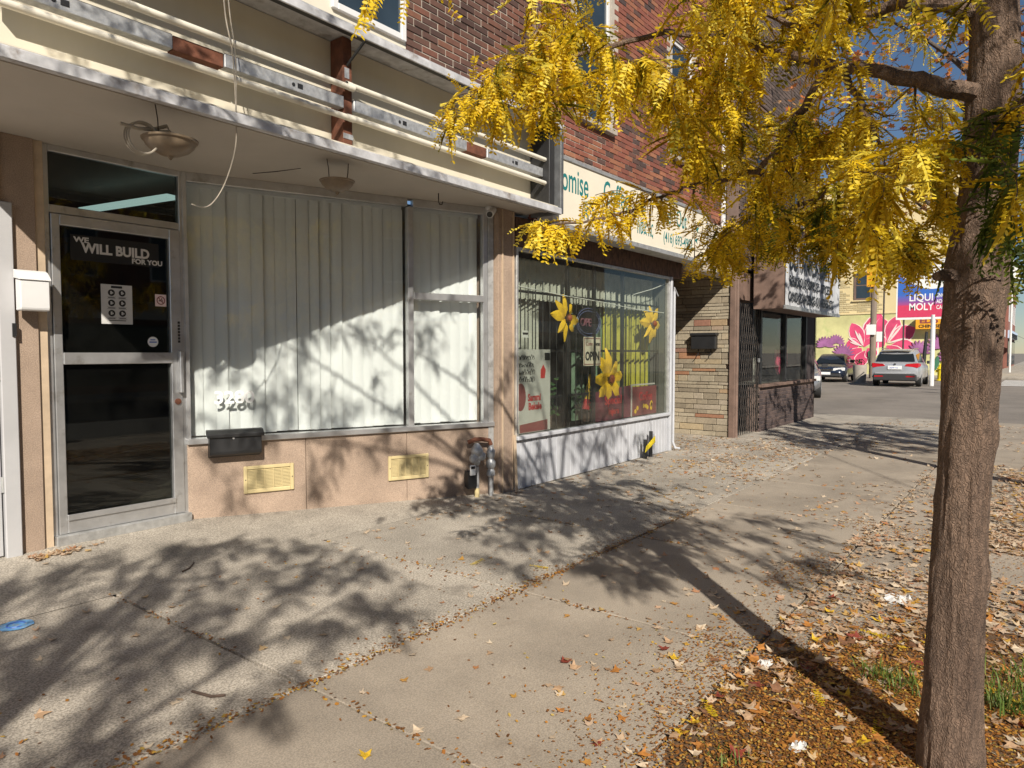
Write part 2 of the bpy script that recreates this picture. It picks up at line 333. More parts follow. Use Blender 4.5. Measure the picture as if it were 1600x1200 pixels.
def text(name, body, size, fr, a, o, z, m, parent=None, sx=1, extrude=.001, align='LEFT', shear=0, bold=0, label=None, cat=None):
    cu = bpy.data.curves.new(name, 'FONT'); cu.body = body; cu.size = size; cu.align_x = align; cu.extrude = extrude; cu.shear = shear; cu.offset = bold; cu.resolution_u = 3
    t = bpy.data.objects.new('tmp_text', cu); COL.objects.link(t)
    dg = bpy.context.evaluated_depsgraph_get(); me = bpy.data.meshes.new_from_object(t.evaluated_get(dg))
    bpy.data.objects.remove(t)
    if not me.vertices: return None
    org = fr(a, o, z)
    for v in me.vertices:
        c = v.co; v.co = fr(a + c.x*sx, o + c.z, z + c.y) - org
    me.materials.clear(); me.materials.append(M[m])
    ob = bpy.data.objects.new(name, me); link(ob, parent, org); return tag(ob, label, cat)

def smooth_path(pts, sub=4):
    "Catmull-Rom"
    P = [np.array(p, float) for p in pts]; P = [2*P[0]-P[1]] + P + [2*P[-1]-P[-2]]; out = []
    for i in range(1, len(P)-2):
        for k in range(sub):
            t = k/sub; a, b_, c, d = P[i-1], P[i], P[i+1], P[i+2]
            out.append(.5*((2*b_)+(-a+c)*t+(2*a-5*b_+4*c-d)*t*t+(-a+3*b_-3*c+d)*t**3))
    out.append(P[-2]); return out

# ================================================================== GROUND
def sheet(name, x0, x1, y0, y1, z, m, nx=1, ny=1):
    b = MB()
    b.quad((x0, y0, z), (x1, y0, z), (x1, y1, z), (x0, y1, z)); return tag(b.build(name, m), kind='structure')
sheet('ground', -700, 900, -700, 700, -.16, 'old_asphalt')
sheet('road', -300, 400, -13.2, -1.62, -.13, 'asphalt')
sheet('side_street', 18.6, 49.5, -1.6, 60, -.006, 'old_asphalt')
kb = MB(); kb.box(-12, 18.6, -1.62, -1.47, -.16, .004); tag(kb.build('kerb', 'conc_light', bevel=.02), kind='structure')
kb = MB(); kb.box(-60, 120, -16, -13.2, -.16, .0); tag(kb.build('far_pavement', 'conc_light', bevel=.02), kind='structure')
sw = MB(); sw.box(-12, 18.6, -1.47, 6.6, -.15, -.022); sw = tag(sw.build('sidewalk', 'joint'), kind='structure')
XJ = [-12, -9.6, -7.97, -6.32, -4.67, -3.02, -1.37, .28, 1.93, 3.57, 5.25, 6.9, 8.55, 10.2, 11.85, 13.5, 15.15, 16.8, 18.6]
YJ = [-1.47, -.55, 1.18, 2.70, 4.70]
for j in range(4):
    for i in range(len(XJ)-1):
        x0, x1, y0, y1 = XJ[i], XJ[i+1], YJ[j], YJ[j+1]
        g = .009; b = MB(); dz = random.uniform(-.003, .003)
        b.box(x0+g, x1-g, y0+g, y1-g, -.12, dz)
        b.build('slab', 'conc_light' if (j == 3 or (j == 2 and x0 > 13)) else 'conc_dark', sw, bevel=.004)
# recess floor in front of the angled shop front: rises to the door
b = MB(); b.quad((-12, 4.705, -.004), (6.19, 4.705, -.004), (6.19, 6.3, .108), (-12, 6.3, .108))
tag(b.build('entrance_apron', 'conc_light'), kind='structure')
b = MB(); b.quad((6.2, 4.715, -.003), (12.6, 4.715, -.003), (12.6, 6.4, .02), (6.2, 6.4, .02)); tag(b.build('doorway_floor', 'conc_light'), kind='structure')
# soil round the tree
def soil_patch(name, cx, cy, rx, ry, hgt, seed):
    b = MB(); n, m = 44, 10; b.v.append(Vector((cx, cy, hgt)))
    for k in range(1, m+1):
        for j in range(n):
            a = 2*math.pi*j/n; q = k/m
            rr = q*(1 + .22*noise.noise(Vector((math.cos(a)*1.7+seed, math.sin(a)*1.7, seed))) + .10*noise.noise(Vector((math.cos(a)*5+seed, math.sin(a)*5, 3))))
            x, y = cx+rx*rr*math.cos(a), cy+ry*rr*math.sin(a)
            z = hgt*(1-q**2) + .012*noise.noise(Vector((x*6, y*6, 1))) * (1-q) + (.004 if k < m else -.004)
            b.v.append(Vector((x, y, max(z, .003) if k < m else -.004)))
    for j in range(n): b.f.append((0, 1+j, 1+(j+1) % n))
    for k in range(m-1):
        for j in range(n):
            a, c = 1+k*n+j, 1+k*n+(j+1) % n; b.f.append((a, a+n, c+n, c))
    return tag(b.build(name, 'soil', smooth=True), kind='structure')
soil_patch('tree_pit', 2.95, .25, 1.75, .95, .035, 2)
# painted stripes of the crossing
cw = thing('crosswalk', (46, -2, -.004), 'white striped crosswalk painted across the side street mouth', 'crosswalk')
for k in range(6):
    b = MB(); x = 39.5+k*1.35; b.box(x, x+.35, -1.5, 1.9, -.005, .001); b.build('stripe', 'letter_white', cw)

# ================================================================== BUILDING A : the empty shop
YF = 4.73
TH = R(22)
PW = Vector((5.9, 4.80, 0)); dW = Vector((-math.cos(TH), math.sin(TH), 0)); LW = 3.05
A = Fr(PW + dW*LW, -dW, (-math.sin(TH), -math.cos(TH), 0))         # a from the door (0) to the pier (3.05)
def s_(v): return LW - v
YD = 5.95
D = Fr((0, YD, 0), (1, 0, 0), (0, -1, 0))
Fc = Fr((0, YF, 0), (1, 0, 0), (0, -1, 0))
bA = thing('shop_building', (4, 5.5, 0), 'empty pink stucco shop with angled blind filled window under a brown brick storey', 'building')
SOF = 3.10
# low wall under the window, in three panels
for a0, a1 in ((0.0, 1.02), (1.024, 2.04), (2.044, 3.05)):
    b = MB(A); b.box(a0, a1, -.16, 0, -.02, .74); b.build('wall_panel', 'pink', bA, bevel=.004)
# pier on the street line, with cream battens
b = MB(Fc); b.box(5.905, 6.20, -.4, -.002, -.02, SOF); pier = b.build('pier', 'pink', bA, bevel=.004)
for x in (5.965, 6.155):
    b = MB(Fc); b.box(x, x+.012, -.002, .012, 0, SOF-.01); b.build('batten', 'batten', pier)
# the column left of the door
b = MB(D); b.box(1.735, 1.955, -.3, .05, -.02, SOF); b.build('column', 'pink', bA, bevel=.004)
b = MB(D); b.box(1.958, 2.02, -.3, .03, -.02, SOF); b.build('column_trim', 'batten', bA, bevel=.003)
# soffit
b = MB(); t = .03
b.prism([(-12, 0), (6.42, 0)], 0, 0) if False else None
poly = [(1.22, 4.30), (6.42, 4.30), (6.42, 4.85), (5.86, 4.95), (3.12, 6.05), (1.22, 6.05)]
n0 = len(b.v); b.v += [Vector((x, y, SOF)) for x, y in poly] + [Vector((x, y, SOF+t)) for x, y in poly]; n = len(poly)
b.f += [tuple(range(n)), tuple(range(2*n-1, n-1, -1))] + [(k, (k+1) % n, n+(k+1) % n, n+k) for k in range(n)]
sof = b.build('soffit', 'soffit', bA)
b = MB(); b.box(1.22, 6.40, 4.44, 4.47, SOF-.012, SOF-.001); b.build('soffit_seam', 'soffit', sof)
# big window: frame, panes, sill
wn = MB(A)
fz0, fz1 = .79, 3.06
b = MB(A); b.box(0, 3.05, -.09, .035, .742, .79); b.build('window_sill', 'alu', bA, bevel=.004)
win = MB(A); win.box(0.0, .035, -.07, .0, fz0, SOF); win.box(s_(.985), s_(.925), -.075, .006, fz0, fz1-.045); win.box(2.93, 2.985, -.07, .0, fz0, SOF)
win.box(.035, s_(.985), -.07, .002, fz1-.04, SOF); win.box(s_(.925), 2.93, -.07, .002, fz1-.04, SOF)
winA = win.build('window', 'alu', bA, bevel=.004)
b = MB(A); b.box(s_(.925), 2.93, -.06, .014, 2.085, 2.155); b.build('rail', 'alu', winA, bevel=.004)
for a0, a1, z0, z1 in ((.036, s_(.986), .791, fz1-.041), (s_(.924), 2.929, .791, 2.084), (s_(.924), 2.929, 2.156, fz1-.041)):
    b = MB(A); b.box(a0, a1, -.045, -.039, z0, z1); b.build('pane', 'glass', winA)
b = MB(A); b.box(2.987, 3.05, -.15, .012, -.01, SOF); b.build('corner_trim', 'alu_worn', bA, bevel=.004)
# vertical blinds behind the panes
def blinds(a0, a1, label):
    th = thing('vertical_blind', A((a0+a1)/2, -.15, .82), label, 'blind', 'vertical blinds of the empty shop')
    b = MB(A); b.box(a0, a1, -.19, -.13, 3.0, 3.05); b.build('head_rail', 'blind', th)
    n = int((a1-a0)/.105); st = (a1-a0)/n
    for k in range(n):
        a = a0+k*st; t0, t1 = random.uniform(-.004, .008), random.uniform(.006, .02)
        if random.random() < .18: t1 += .02
        b = MB(A); w_ = st*1.06 if random.random() > .12 else st*.93
        pts = [(a+w_*q, -.155+t0+(t1-t0)*q+.010*math.sin(math.pi*q)) for q in (0, .25, .5, .75, 1)]
        i = len(b.v); zb = .797+random.uniform(0, .008)
        for (aa, oo) in pts: b.v += [A(aa, oo, zb), A(aa, oo, 3.0)]
        for q in range(4): b.f.append((i+2*q, i+2*q+2, i+2*q+3, i+2*q+1))
        b.build('slat', 'blind', th, smooth=True)
blinds(.04, s_(1.0), 'long row of white vertical blind slats behind the number 3280')
blinds(s_(.91), s_(.12)+.0, 'short white vertical blind in the narrow divided window by the pier')
# interior
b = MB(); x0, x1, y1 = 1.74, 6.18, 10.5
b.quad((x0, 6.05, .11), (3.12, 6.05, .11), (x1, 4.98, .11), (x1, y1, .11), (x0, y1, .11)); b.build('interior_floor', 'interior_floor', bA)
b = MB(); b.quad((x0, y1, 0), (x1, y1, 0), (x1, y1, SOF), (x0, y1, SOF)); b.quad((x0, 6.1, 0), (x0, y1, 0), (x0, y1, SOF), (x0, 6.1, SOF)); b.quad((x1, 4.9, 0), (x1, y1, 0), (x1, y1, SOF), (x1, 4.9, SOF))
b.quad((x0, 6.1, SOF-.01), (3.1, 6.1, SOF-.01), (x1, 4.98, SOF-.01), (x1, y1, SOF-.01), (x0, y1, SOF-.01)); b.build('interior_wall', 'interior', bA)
# door
dl, dr = 2.024, 3.075
jb = MB(D); jb.box(2.022, 2.062, -.06, .0, .02, SOF); jb.box(3.045, 3.09, -.06, .0, .02, SOF); jb.box(2.062, 3.045, -.06, .0, 2.595, 2.655); jb.box(2.062, 3.045, -.06, 0, 3.05, SOF)
jb.build('door_frame', 'alu', bA, bevel=.004)
b = MB(D); b.box(2.062, 3.045, -.035, -.029, 2.656, 3.049); b.build('transom_pane', 'door_glass', bA)
db = MB(D); db.box(2.066, 2.125, -.05, .012, .155, 2.59); db.box(2.95, 3.041, -.05, .012, .155, 2.59); db.box(2.125, 2.95, -.05, .012, 2.51, 2.59); db.box(2.125, 2.95, -.05, .012, .155, .275)
door = db.build('door', 'alu', bA, bevel=.004)
b = MB(D); b.box(2.125, 2.95, -.048, .022, 1.455, 1.545); b.build('mid_rail', 'alu', door, bevel=.004)
b = MB(D); b.box(2.12, 2.955, .012, .03, .255, .30); b.build('bottom_bead', 'alu', door, bevel=.004)
for z0, z1 in ((.276, 1.454), (1.546, 2.509)):
    b = MB(D); b.box(2.126, 2.949, -.03, -.024, z0, z1); b.build('pane', 'door_glass', door)
b = MB(D); b.box(3.0, 3.03, .012, .06, 1.20, 1.56); b.build('handle', 'alu', door, bevel=.006)
b = MB(D); b.lathe((2.995, .012, 1.125), [(.026, 0), (.026, .012), (.012, .016)], 14, 'y'); b.build('lock', 'rust', door, smooth=True)
b = MB(D)
for k in range(7): b.box(3.008, 3.026, .0125, .016, 1.63+k*.027, 1.65+k*.027)
b.build('decal', 'letter_black', door)
b = MB(D); b.box(2.03, 3.08, -.08, .06, .075, .152); b.build('threshold', 'alu_worn', bA, bevel=.006)
# notices on the glass
nb = MB(D); zc = 2.37
nb.quad((2.205, -.018, 2.285), (2.205, -.018, 2.425), (2.875, -.018, 2.425), (2.875, -.018, 2.285))
nb = MB(D); nb.box(2.205, 2.875, -.023, -.019, 2.26, 2.455)
ns = nb.build('window_sticker', 'black_sat', label='black WE WILL BUILD FOR YOU strip across the top of the glass door', cat='sticker')
text('lettering', 'WE', .055, D, 2.23, -.018, 2.40, 'letter_grey', ns, 1.25, bold=.002)
text('lettering', 'WILL BUILD', .105, D, 2.285, -.018, 2.325, 'letter_grey', ns, .92, bold=.004)
text('lettering', 'FOR YOU', .055, D, 2.655, -.018, 2.275, 'letter_grey', ns, 1.05, bold=.002)
nb = MB(D); nb.box(2.415, 2.652, -.023, -.019, 1.775, 2.09)
po = nb.build('notice', 'paper', label='white notice with six black round pictograms taped inside the glass door', cat='notice')
b = MB(D); b.box(2.49, 2.575, -.0185, -.0178, 2.062, 2.08); b.build('heading', 'letter_black', po)
for r in range(3):
    for c in range(2):
        x, z = 2.492+c*.082, 2.025-r*.082
        b = MB(D); b.lathe((x, -.0188, z), [(.0265, 0), (.0265, .001)], 18, 'y'); ic = b.build('pictogram', 'letter_black', po)
        b = MB(D); b.box(x-.009, x+.004, -.0174, -.0172, z-.012, z+.013); b.box(x+.004, x+.013, -.0174, -.0172, z-.006, z+.004); b.build('symbol', 'paper', ic)
        b = MB(D); b.box(x-.034, x+.034, -.0187, -.0183, z-.047, z-.045); b.box(x-.034, x+.034, -.0187, -.0183, z-.033, z-.0315); b.box(x-.026, x+.026, -.0187, -.0183, z-.042, z-.037); b.build('caption', 'letter_black', po)
b = MB(D); b.box(2.47, 2.6, -.0187, -.0183, 1.80, 1.806); b.build('footer', 'letter_black', po)
nb = MB(D); nb.box(2.838, 2.93, -.023, -.019, 1.935, 2.035); sm = nb.build('window_sticker', 'mural_pale', label='small pink no smoking sticker on the glass door', cat='sticker')
b = MB(D)
for k in range(24):
    a0, a1 = 2*math.pi*k/24, 2*math.pi*(k+1)/24; c0 = (2.884, 1.985)
    b.quad(*[(c0[0]+r*math.cos(a), -.0178, c0[1]+r*math.sin(a)) for r, a in ((.036, a0), (.036, a1), (.028, a1), (.028, a0))])
b.quad((2.859, -.0178, 2.008), (2.865, -.0178, 2.013), (2.909, -.0178, 1.962), (2.903, -.0178, 1.957)); b.build('prohibition_ring', 'brown_ink', sm)
b = MB(D); b.box(2.866, 2.902, -.0183, -.0181, 1.978, 1.986); b.box(2.888, 2.896, -.0183, -.0181, 1.99, 2.004); b.build('cigarette', 'letter_black', sm)
b = MB(D); b.lathe((2.812, -.023, 1.635), [(.043, 0), (.043, .004)], 22, 'y'); st = b.build('window_sticker', 'letter_white', label='round white and blue alarm sticker low on the upper door glass', cat='sticker')
b = MB(D); b.box(2.782, 2.842, -.0186, -.018, 1.628, 1.638); b.box(2.79, 2.83, -.0186, -.018, 1.648, 1.656); b.build('lettering', 'sign_blue', st)
# the shop number on the big pane
text('street_number', '3280', .155, A, .225, -.037, 1.09, 'letter_white', None, 1.12, .003, bold=.004, label='white street number 3280 stuck on the blind filled pane', cat='number')
# added glowing strip behind the transom, in place of its bright reflection
b = MB(Fr((2.84, 7.35, 0), (.18, -1, 0), (1, .18, 0))); b.box(0, 1.27, -.05, .05, 2.885, 2.92); b.build('transom_glow_strip', 'teal_glow', label='long pale glowing strip standing in for a reflection in the transom above the door', cat='lamp')
# upper storey of A : cream bay with window, brown brick beyond
ZA, ZT = 4.0, 9.5
b = MB(Fc); b.box(1.22, 4.56, -.3, -.004, 3.15, ZT); b.build('bay_wall', 'cream', bA)
def upper_window(parent, x0, x1, z0, z1, frame='white', rail=True, sill=None, depth=.0, glass='far_glass'):
    f = MB(Fc); t = .055
    f.box(x0, x0+t, -.1, .03-depth, z0, z1); f.box(x1-t, x1, -.1, .03-depth, z0, z1); f.box(x0+t, x1-t, -.1, .03-depth, z0, z0+t); f.box(x0+t, x1-t, -.1, .03-depth, z1-t, z1)
    if rail: f.box(x0+t, x1-t, -.1, .02-depth, (z0+z1)/2-.03, (z0+z1)/2+.03)
    wdw = f.build('window', frame, parent, bevel=.004)
    b = MB(Fc); b.box(x0+t, x1-t, -.06, .004-depth, z0+t, z1-t); b.build('pane', glass, wdw)
    if sill: b = MB(Fc); b.box(x0-.05, x1+.05, -.05, .07, z0-.07, z0-.003); b.build('sill', sill, wdw, bevel=.005)
    return wdw
upper_window(bA, 3.72, 4.54, 4.36, 6.2); upper_window(bA, 2.5, 3.45, 4.36, 6.2)
b = MB(Fc); b.box(1.22, 6.42, -.25, .06, 4.04, 4.08); b.build('flashing', 'brown_paint', bA)

def brick_wall(parent, fr, x0, x1, z0, z1, m, mortar, holes=(), bw=.203, bh=.0565, g=.012, limit=300, key=None, name='upper_wall', thick=.10):
    "a mortar backing with bricks set proud of it; the largest in view are objects, the rest one part"
    b = MB(fr); xs = sorted({x0, x1, *[h[0] for h in holes], *[h[1] for h in holes]}); zs = sorted({z0, z1, *[h[2] for h in holes], *[h[3] for h in holes]})
    for p0, p1 in zip(xs, xs[1:]):
        for q0, q1 in zip(zs, zs[1:]):
            if not any(h[0] <= p0 and h[1] >= p1 and h[2] <= q0 and h[3] >= q1 for h in holes): b.box(p0, p1, -thick-.15, -.010, q0, q1)
    wall = b.build(name, mortar, parent)
    spots = []; row = 0; z = z0
    while z + bh <= z1+.001:
        off = (bw+g)/2 if row % 2 else 0; x = x0 - off
        while x < x1:
            a0, a1 = max(x, x0), min(x+bw, x1)
            if a1-a0 > .03 and not any(h[0] < a1 and h[1] > a0 and h[2] < z+bh and h[3] > z for h in holes): spots.append((a0, a1, z))
            x += bw+g
        z += bh+g; row += 1
    full = [s for s in spots if abs(s[1]-s[0]-bw) < .002]
    full.sort(key=key or (lambda s: (fr((s[0]+s[1])/2, 0, s[2])-CAM).length)); chosen = set(full[:limit])
    me = unit_box('brick', m, bw, .03, bh, .003); ang = math.atan2(fr.x.y, fr.x.x)
    rest = MB(fr)
    for s in spots:
        pr = random.uniform(-.0035, .0035)
        if s in chosen:
            c = fr((s[0]+s[1])/2, -.016+pr, s[2]+bh/2); o = place('brick', me, c, wall, (random.uniform(-.006, .006), random.uniform(-.008, .008), ang))
        else: rest.box(s[0], s[1], -.03, -.001+pr, s[2], s[2]+bh)
    if rest.v: rest.build('brickwork', m, wall, kind='stuff')
    return wall
brick_wall(bA, Fc, 4.562, 6.46, 4.085, ZT, 'brick_brown', 'brown_mortar', limit=290)
# white door of the neighbouring unit, at the left edge
nd = thing('side_door_unit', (1.4, 5.9, .1), 'white framed door beside the brown column at the shop entrance', 'door')
D2 = Fr((0, 5.86, 0), (1, 0, 0), (0, -1, 0))
b = MB(D2); b.box(1.70, 1.80, -.12, .0, .0, 2.61); b.box(.70, .80, -.12, .0, .0, 2.61); b.box(.80, 1.70, -.12, 0, 2.51, 2.61); b.build('door_frame', 'grey_white', nd, bevel=.006)
b = MB(D2); b.box(.81, 1.69, -.10, -.03, .09, 2.50); b.build('door_leaf', 'grey_white', nd, bevel=.004)
for z in (.55, 1.35, 2.2):
    b = MB(D2); b.tube([(1.695, -.02, z), (1.695, -.02, z+.11)], .011, 8); b.build('hinge', 'alu_worn', nd)
b = MB(D2); b.box(1.775, 1.80, .0, .012, 1.66, 1.755); b.build('bell', 'black', nd)
b = MB(D2); b.box(-12, .70, -.3, -.02, -.02, SOF); b.box(.70, 1.735, -.3, -.02, 2.61, SOF); b.box(-12, 1.22, -.3, -.02, SOF, ZT); b.build('wall', 'pink', bA)

# white mailbox on the side door frame
mb = thing('mailbox', (1.88, 5.78, 1.84), 'white metal wall mailbox with curved lid beside the brown column', 'mailbox')
Fm = Fr((0, 5.85, 0), (1, 0, 0), (0, -1, 0))
b = MB(Fm); b.prism([(0, 0)], 0, 0) if False else None
def yz_prism(fr, a0, a1, poly):
    b = MB(fr); n = len(poly); i = 0
    b.v += [fr(a0, o, z) for o, z in poly] + [fr(a1, o, z) for o, z in poly]
    b.f += [tuple(range(n)), tuple(range(2*n-1, n-1, -1))] + [(k, n+k, n+(k+1) % n, (k+1) % n) for k in range(n)]; return b
yz_prism(Fm, 1.80, 1.985, [(0, 1.845), (.085, 1.845), (.095, 1.86), (.095, 2.06), (0, 2.075)]).build('box', 'white', mb, bevel=.006)
yz_prism(Fm, 1.79, 1.995, [(-.003, 2.14), (.04, 2.125), (.085, 2.09), (.108, 2.062), (.098, 2.062), (-.003, 2.077)]).build('lid', 'white', mb, bevel=.004)
# black mailbox under the window sill
mb = thing('mailbox', A(.39, .08, .62), 'black metal wall mailbox fixed just under the window sill', 'mailbox')
yz_prism(A, .165, .60, [(.002, .61), (.12, .645), (.13, .67), (.13, .815), (.002, .83)]).build('box', 'black', mb, bevel=.005)
yz_prism(A, .145, .62, [(.037, .865), (.09, .862), (.15, .832), (.15, .80), (.135, .80), (.037, .83)]).build('lid', 'black', mb, bevel=.005)
b = MB(A); b.lathe((.36, .13, .79), [(.009, 0), (.009, .006)], 12, 'y'); b.build('lock', 'alu', mb)
# vent grilles
def vent(a0, a1, z0, z1, label):
    t = thing('vent_grille', A((a0+a1)/2, 0, z0), label, 'vent', 'vent grilles in the low pink wall'); e = .032
    b = MB(A); b.box(a0, a0+e, .001, .022, z0, z1); b.box(a1-e, a1, .001, .022, z0, z1); b.box(a0+e, a1-e, .001, .022, z0, z0+e); b.box(a0+e, a1-e, .001, .022, z1-e, z1); b.build('frame', 'yellow_vent', t, bevel=.005)
    n = 14; h = (z1-z0-2*e)/n; b = MB(A)
    for k in range(n):
        z = z0+e+k*h; i = len(b.v)
        b.v += [A(a0+e, .016, z), A(a1-e, .016, z), A(a1-e, .005, z+h*.8), A(a0+e, .005, z+h*.8)]; b.f.append((i, i+1, i+2, i+3))
    b.build('louvre', 'yellow_vent', t)
    for q in range(1, 5): 
        a = a0+e+(a1-a0-2*e)*q/5; b = MB(A); b.box(a-.003, a+.003, .005, .019, z0+e, z1-e); b.build('divider', 'yellow_vent', t)
    for a in (a0+e/2, a1-e/2):
        b = MB(A); b.lathe((a, .022, (z0+z1)/2), [(.006, 0), (.004, .003)], 8, 'y'); b.build('screw', 'black', t)
    b = MB(A); b.box(a0+e, a1-e, .0005, .0012, z0+e, z1-e); b.build('backing', 'black', t)
vent(s_(2.592), s_(2.146), .262, .512, 'pale yellow vent grille below the black mailbox')
vent(s_(1.214), s_(.775), .25, .50, 'pale yellow vent grille beside the gas pipes')
# gas pipes and regulator
gp = thing('gas_regulator', A(2.85, .08, 0), 'grey gas regulator and riser pipes at the foot of the pier', 'gas fitting')
a = 2.80
b = MB(A); b.tube([(a, .09, 0), (a, .09, .33)], .024, 10); b.build('riser_pipe', 'galv', gp, smooth=True)
b = MB(A); b.tube([(a, .09, 0), (a, .09, .10)], .027, 10); b.build('yellow_sleeve', 'yellow_vent', gp, smooth=True)
b = MB(A); b.lathe((a, .09, .34), [(.02, 0), (.035, .02), (.04, .06), (.03, .09), (.062, .12), (.068, .16), (.05, .2), (.02, .24)], 14); b.build('regulator', 'galv', gp, smooth=True)
b = MB(A); b.lathe((a-.045, .10, .42), [(.045, -.02), (.055, 0), (.05, .03), (.02, .045)], 14, 'y'); b.build('diaphragm', 'galv', gp, smooth=True)
b = MB(A); b.lathe((a+.045, .10, .44), [(.04, -.02), (.05, 0), (.045, .03), (.02, .045)], 14, 'y'); b.build('diaphragm', 'galv', gp, smooth=True)
b = MB(A); b.tube([(a-.09, .06, .59), (a-.03, .10, .62), (a+.05, .10, .62), (a+.15, .09, .60), (a+.17, .09, .55)], .024, 8); b.build('header_pipe', 'rust', gp, smooth=True)
b = MB(A); b.tube([(a+.17, .09, 0), (a+.17, .09, .56)], .022, 10); b.build('second_riser', 'galv', gp, smooth=True)
b = MB(A); b.lathe((a+.17, .09, .2), [(.022, 0), (.045, .02), (.045, .06), (.03, .09), (.05, .12), (.05, .17), (.03, .2), (.045, .24), (.045, .29), (.02, .33)], 12); b.build('valve_body', 'galv', gp, smooth=True)
mt = thing('meter_reader', A(a-.07, .10, .1), 'small black meter box with white keypad beside the gas pipe', 'meter')
yz_prism(A, a-.13, a-.028, [(.05, .12), (.13, .10), (.15, .13), (.15, .27), (.05, .29)]).build('case', 'black', mt, bevel=.005)
b = MB(A); b.box(a-.118, a-.052, .15, .165, .25, .36); b.build('keypad', 'letter_white', mt, bevel=.006)
b = MB(A); b.box(a-.108, a-.062, .165, .167, .32, .347); b.build('display', 'black', mt)
# leaning board at the pier
b = MB(); b.tube([(6.06, 4.60, .01), (6.17, 4.71, .62)], .016, 4); b.build('wooden_stick', 'batten', label='thin wooden stick leaning on the foot of the pier', cat='stick')

# ------------------------------------------------------------------ the stripped sign box over the shop
sg = thing('sign_box_frame', (4, 4.4, 3.05), 'stripped shop sign box with bare white lamp tubes and rusty posts', 'sign frame')
S = Fr((0, 0, 0), (1, 0, 0), (0, 1, 0))
b = MB(); b.box(1.22, 6.40, 4.60, 4.63, 3.135, 4.015); b.build('back_panel', 'cream', sg)
b = MB(); b.box(1.22, 6.42, 4.255, 4.30, 3.045, 3.115); b.build('bottom_trim', 'trim', sg, bevel=.006)
b = MB(); b.box(1.22, 6.42, 4.30, 4.60, 3.131, 3.139); b.build('bottom_tray', 'cream', sg)
b = MB(); b.box(1.22, 6.46, 4.255, 4.27, 3.965, 4.02); b.build('coping_lip', 'trim', sg, bevel=.003)
b = MB(); b.box(1.22, 6.46, 4.262, 4.73, 4.021, 4.035); b.build('coping', 'trim', sg)
b = MB(); b.box(1.22, 6.46, 4.272, 4.32, 3.968, 4.018); b.build('coping_gutter', 'black', sg)
b = MB(); b.box(6.405, 6.46, 4.26, 4.67, 3.06, 3.96); b.build('end_plate', 'dark_galv', sg, bevel=.004)
b = MB(); b.box(6.30, 6.40, 4.34, 4.595, 3.14, 4.015); b.build('post', 'black', sg, bevel=.004)
post = MB(); post.box(3.60, 3.69, 4.44, 4.595, 3.14, 4.015); pst = post.build('post', 'rust', sg, bevel=.005)
b = MB(); b.box(3.597, 3.693, 4.436, 4.44, 3.23, 3.27); b.build('bracket_plate', 'galv', pst)
b = MB(); b.box(3.615, 3.66, 4.4375, 4.44, 3.70, 3.78); b.build('bracket_plate', 'galv', pst)
b = MB(); b.tube([(3.64, 4.44, 3.80), (3.66, 4.24, 3.95)], .012, 6); b.build('stay', 'black', pst)
for nm, (xa, xb, z, y) in {'l1': (1.26, 3.66, 3.375, 4.385), 'l2': (1.26, 3.66, 3.612, 4.385), 'r1': (3.60, 6.36, 3.385, 4.40), 'r2': (3.60, 6.36, 3.635, 4.40)}.items():
    segs = [(xa, xb)]
    for (p, q) in segs:
        b = MB(); b.tube([(p, y, z), (q, y, z)], .0235, 12); tb = b.build('lamp_tube', 'tube', sg, smooth=True)
        for e in (p, q-.05): b = MB(); b.tube([(e, y, z), (e+.05, y, z)], .0255, 12); b.build('cap', 'tube', tb, smooth=True)
for (xa, xb) in ((1.3, 2.25), (2.6, 3.595), (3.695, 5.05), (5.35, 6.30)):
    b = MB(); b.box(xa, xb, 4.425, 4.50, 3.455, 3.548); c = b.build('ballast_cover', 'galv', sg, bevel=.004)
    for hx in ((1.62,) if xa < 2 else (3.17,) if xa < 3 else (4.22,) if xa < 4 else (5.8,)):
        b = MB(); b.box(hx, hx+.045, 4.4225, 4.426, 3.485, 3.52); b.lathe((hx-.035, 4.4225, 3.50), [(.014, 0), (.014, .003)], 12, 'y'); b.build('knockout', 'black', c)
for (xa, xb) in ((2.255, 2.595), (5.055, 5.345)):
    b = MB(); b.box(xa, xb, 4.432, 4.51, 3.45, 3.545); b.build('ballast', 'rust', sg, bevel=.004)
wr = thing('hanging_wire', pY(330, 320, 4.44), 'loose pale wire hanging from the sign box past the window', 'wire')
for off, cut in ((0, 9), (7, 4)):
    pts = [pY(348+off, -20, 4.24), pY(353+off, 30, 4.23), pY(364+off*.6, 90, 4.24), pY(369, 190, 4.30), pY(367, 235, 4.34), pY(352, 285, 4.40), pY(334, 315, 4.44), pY(318, 324, 4.45), pY(299, 319, 4.46)][:cut]
    b = MB(); b.tube([tuple(p) for p in smooth_path(pts, 5)], .0042, 6); b.build('strand', 'cable', wr, smooth=True)
b = MB(); b.tube([pG(395, 271, 3.0985), pG(430, 268, 3.0985), pG(470, 263, 3.0985)], [.004, .006, .003], 4); b.build('crack', 'dark_cable', sof)
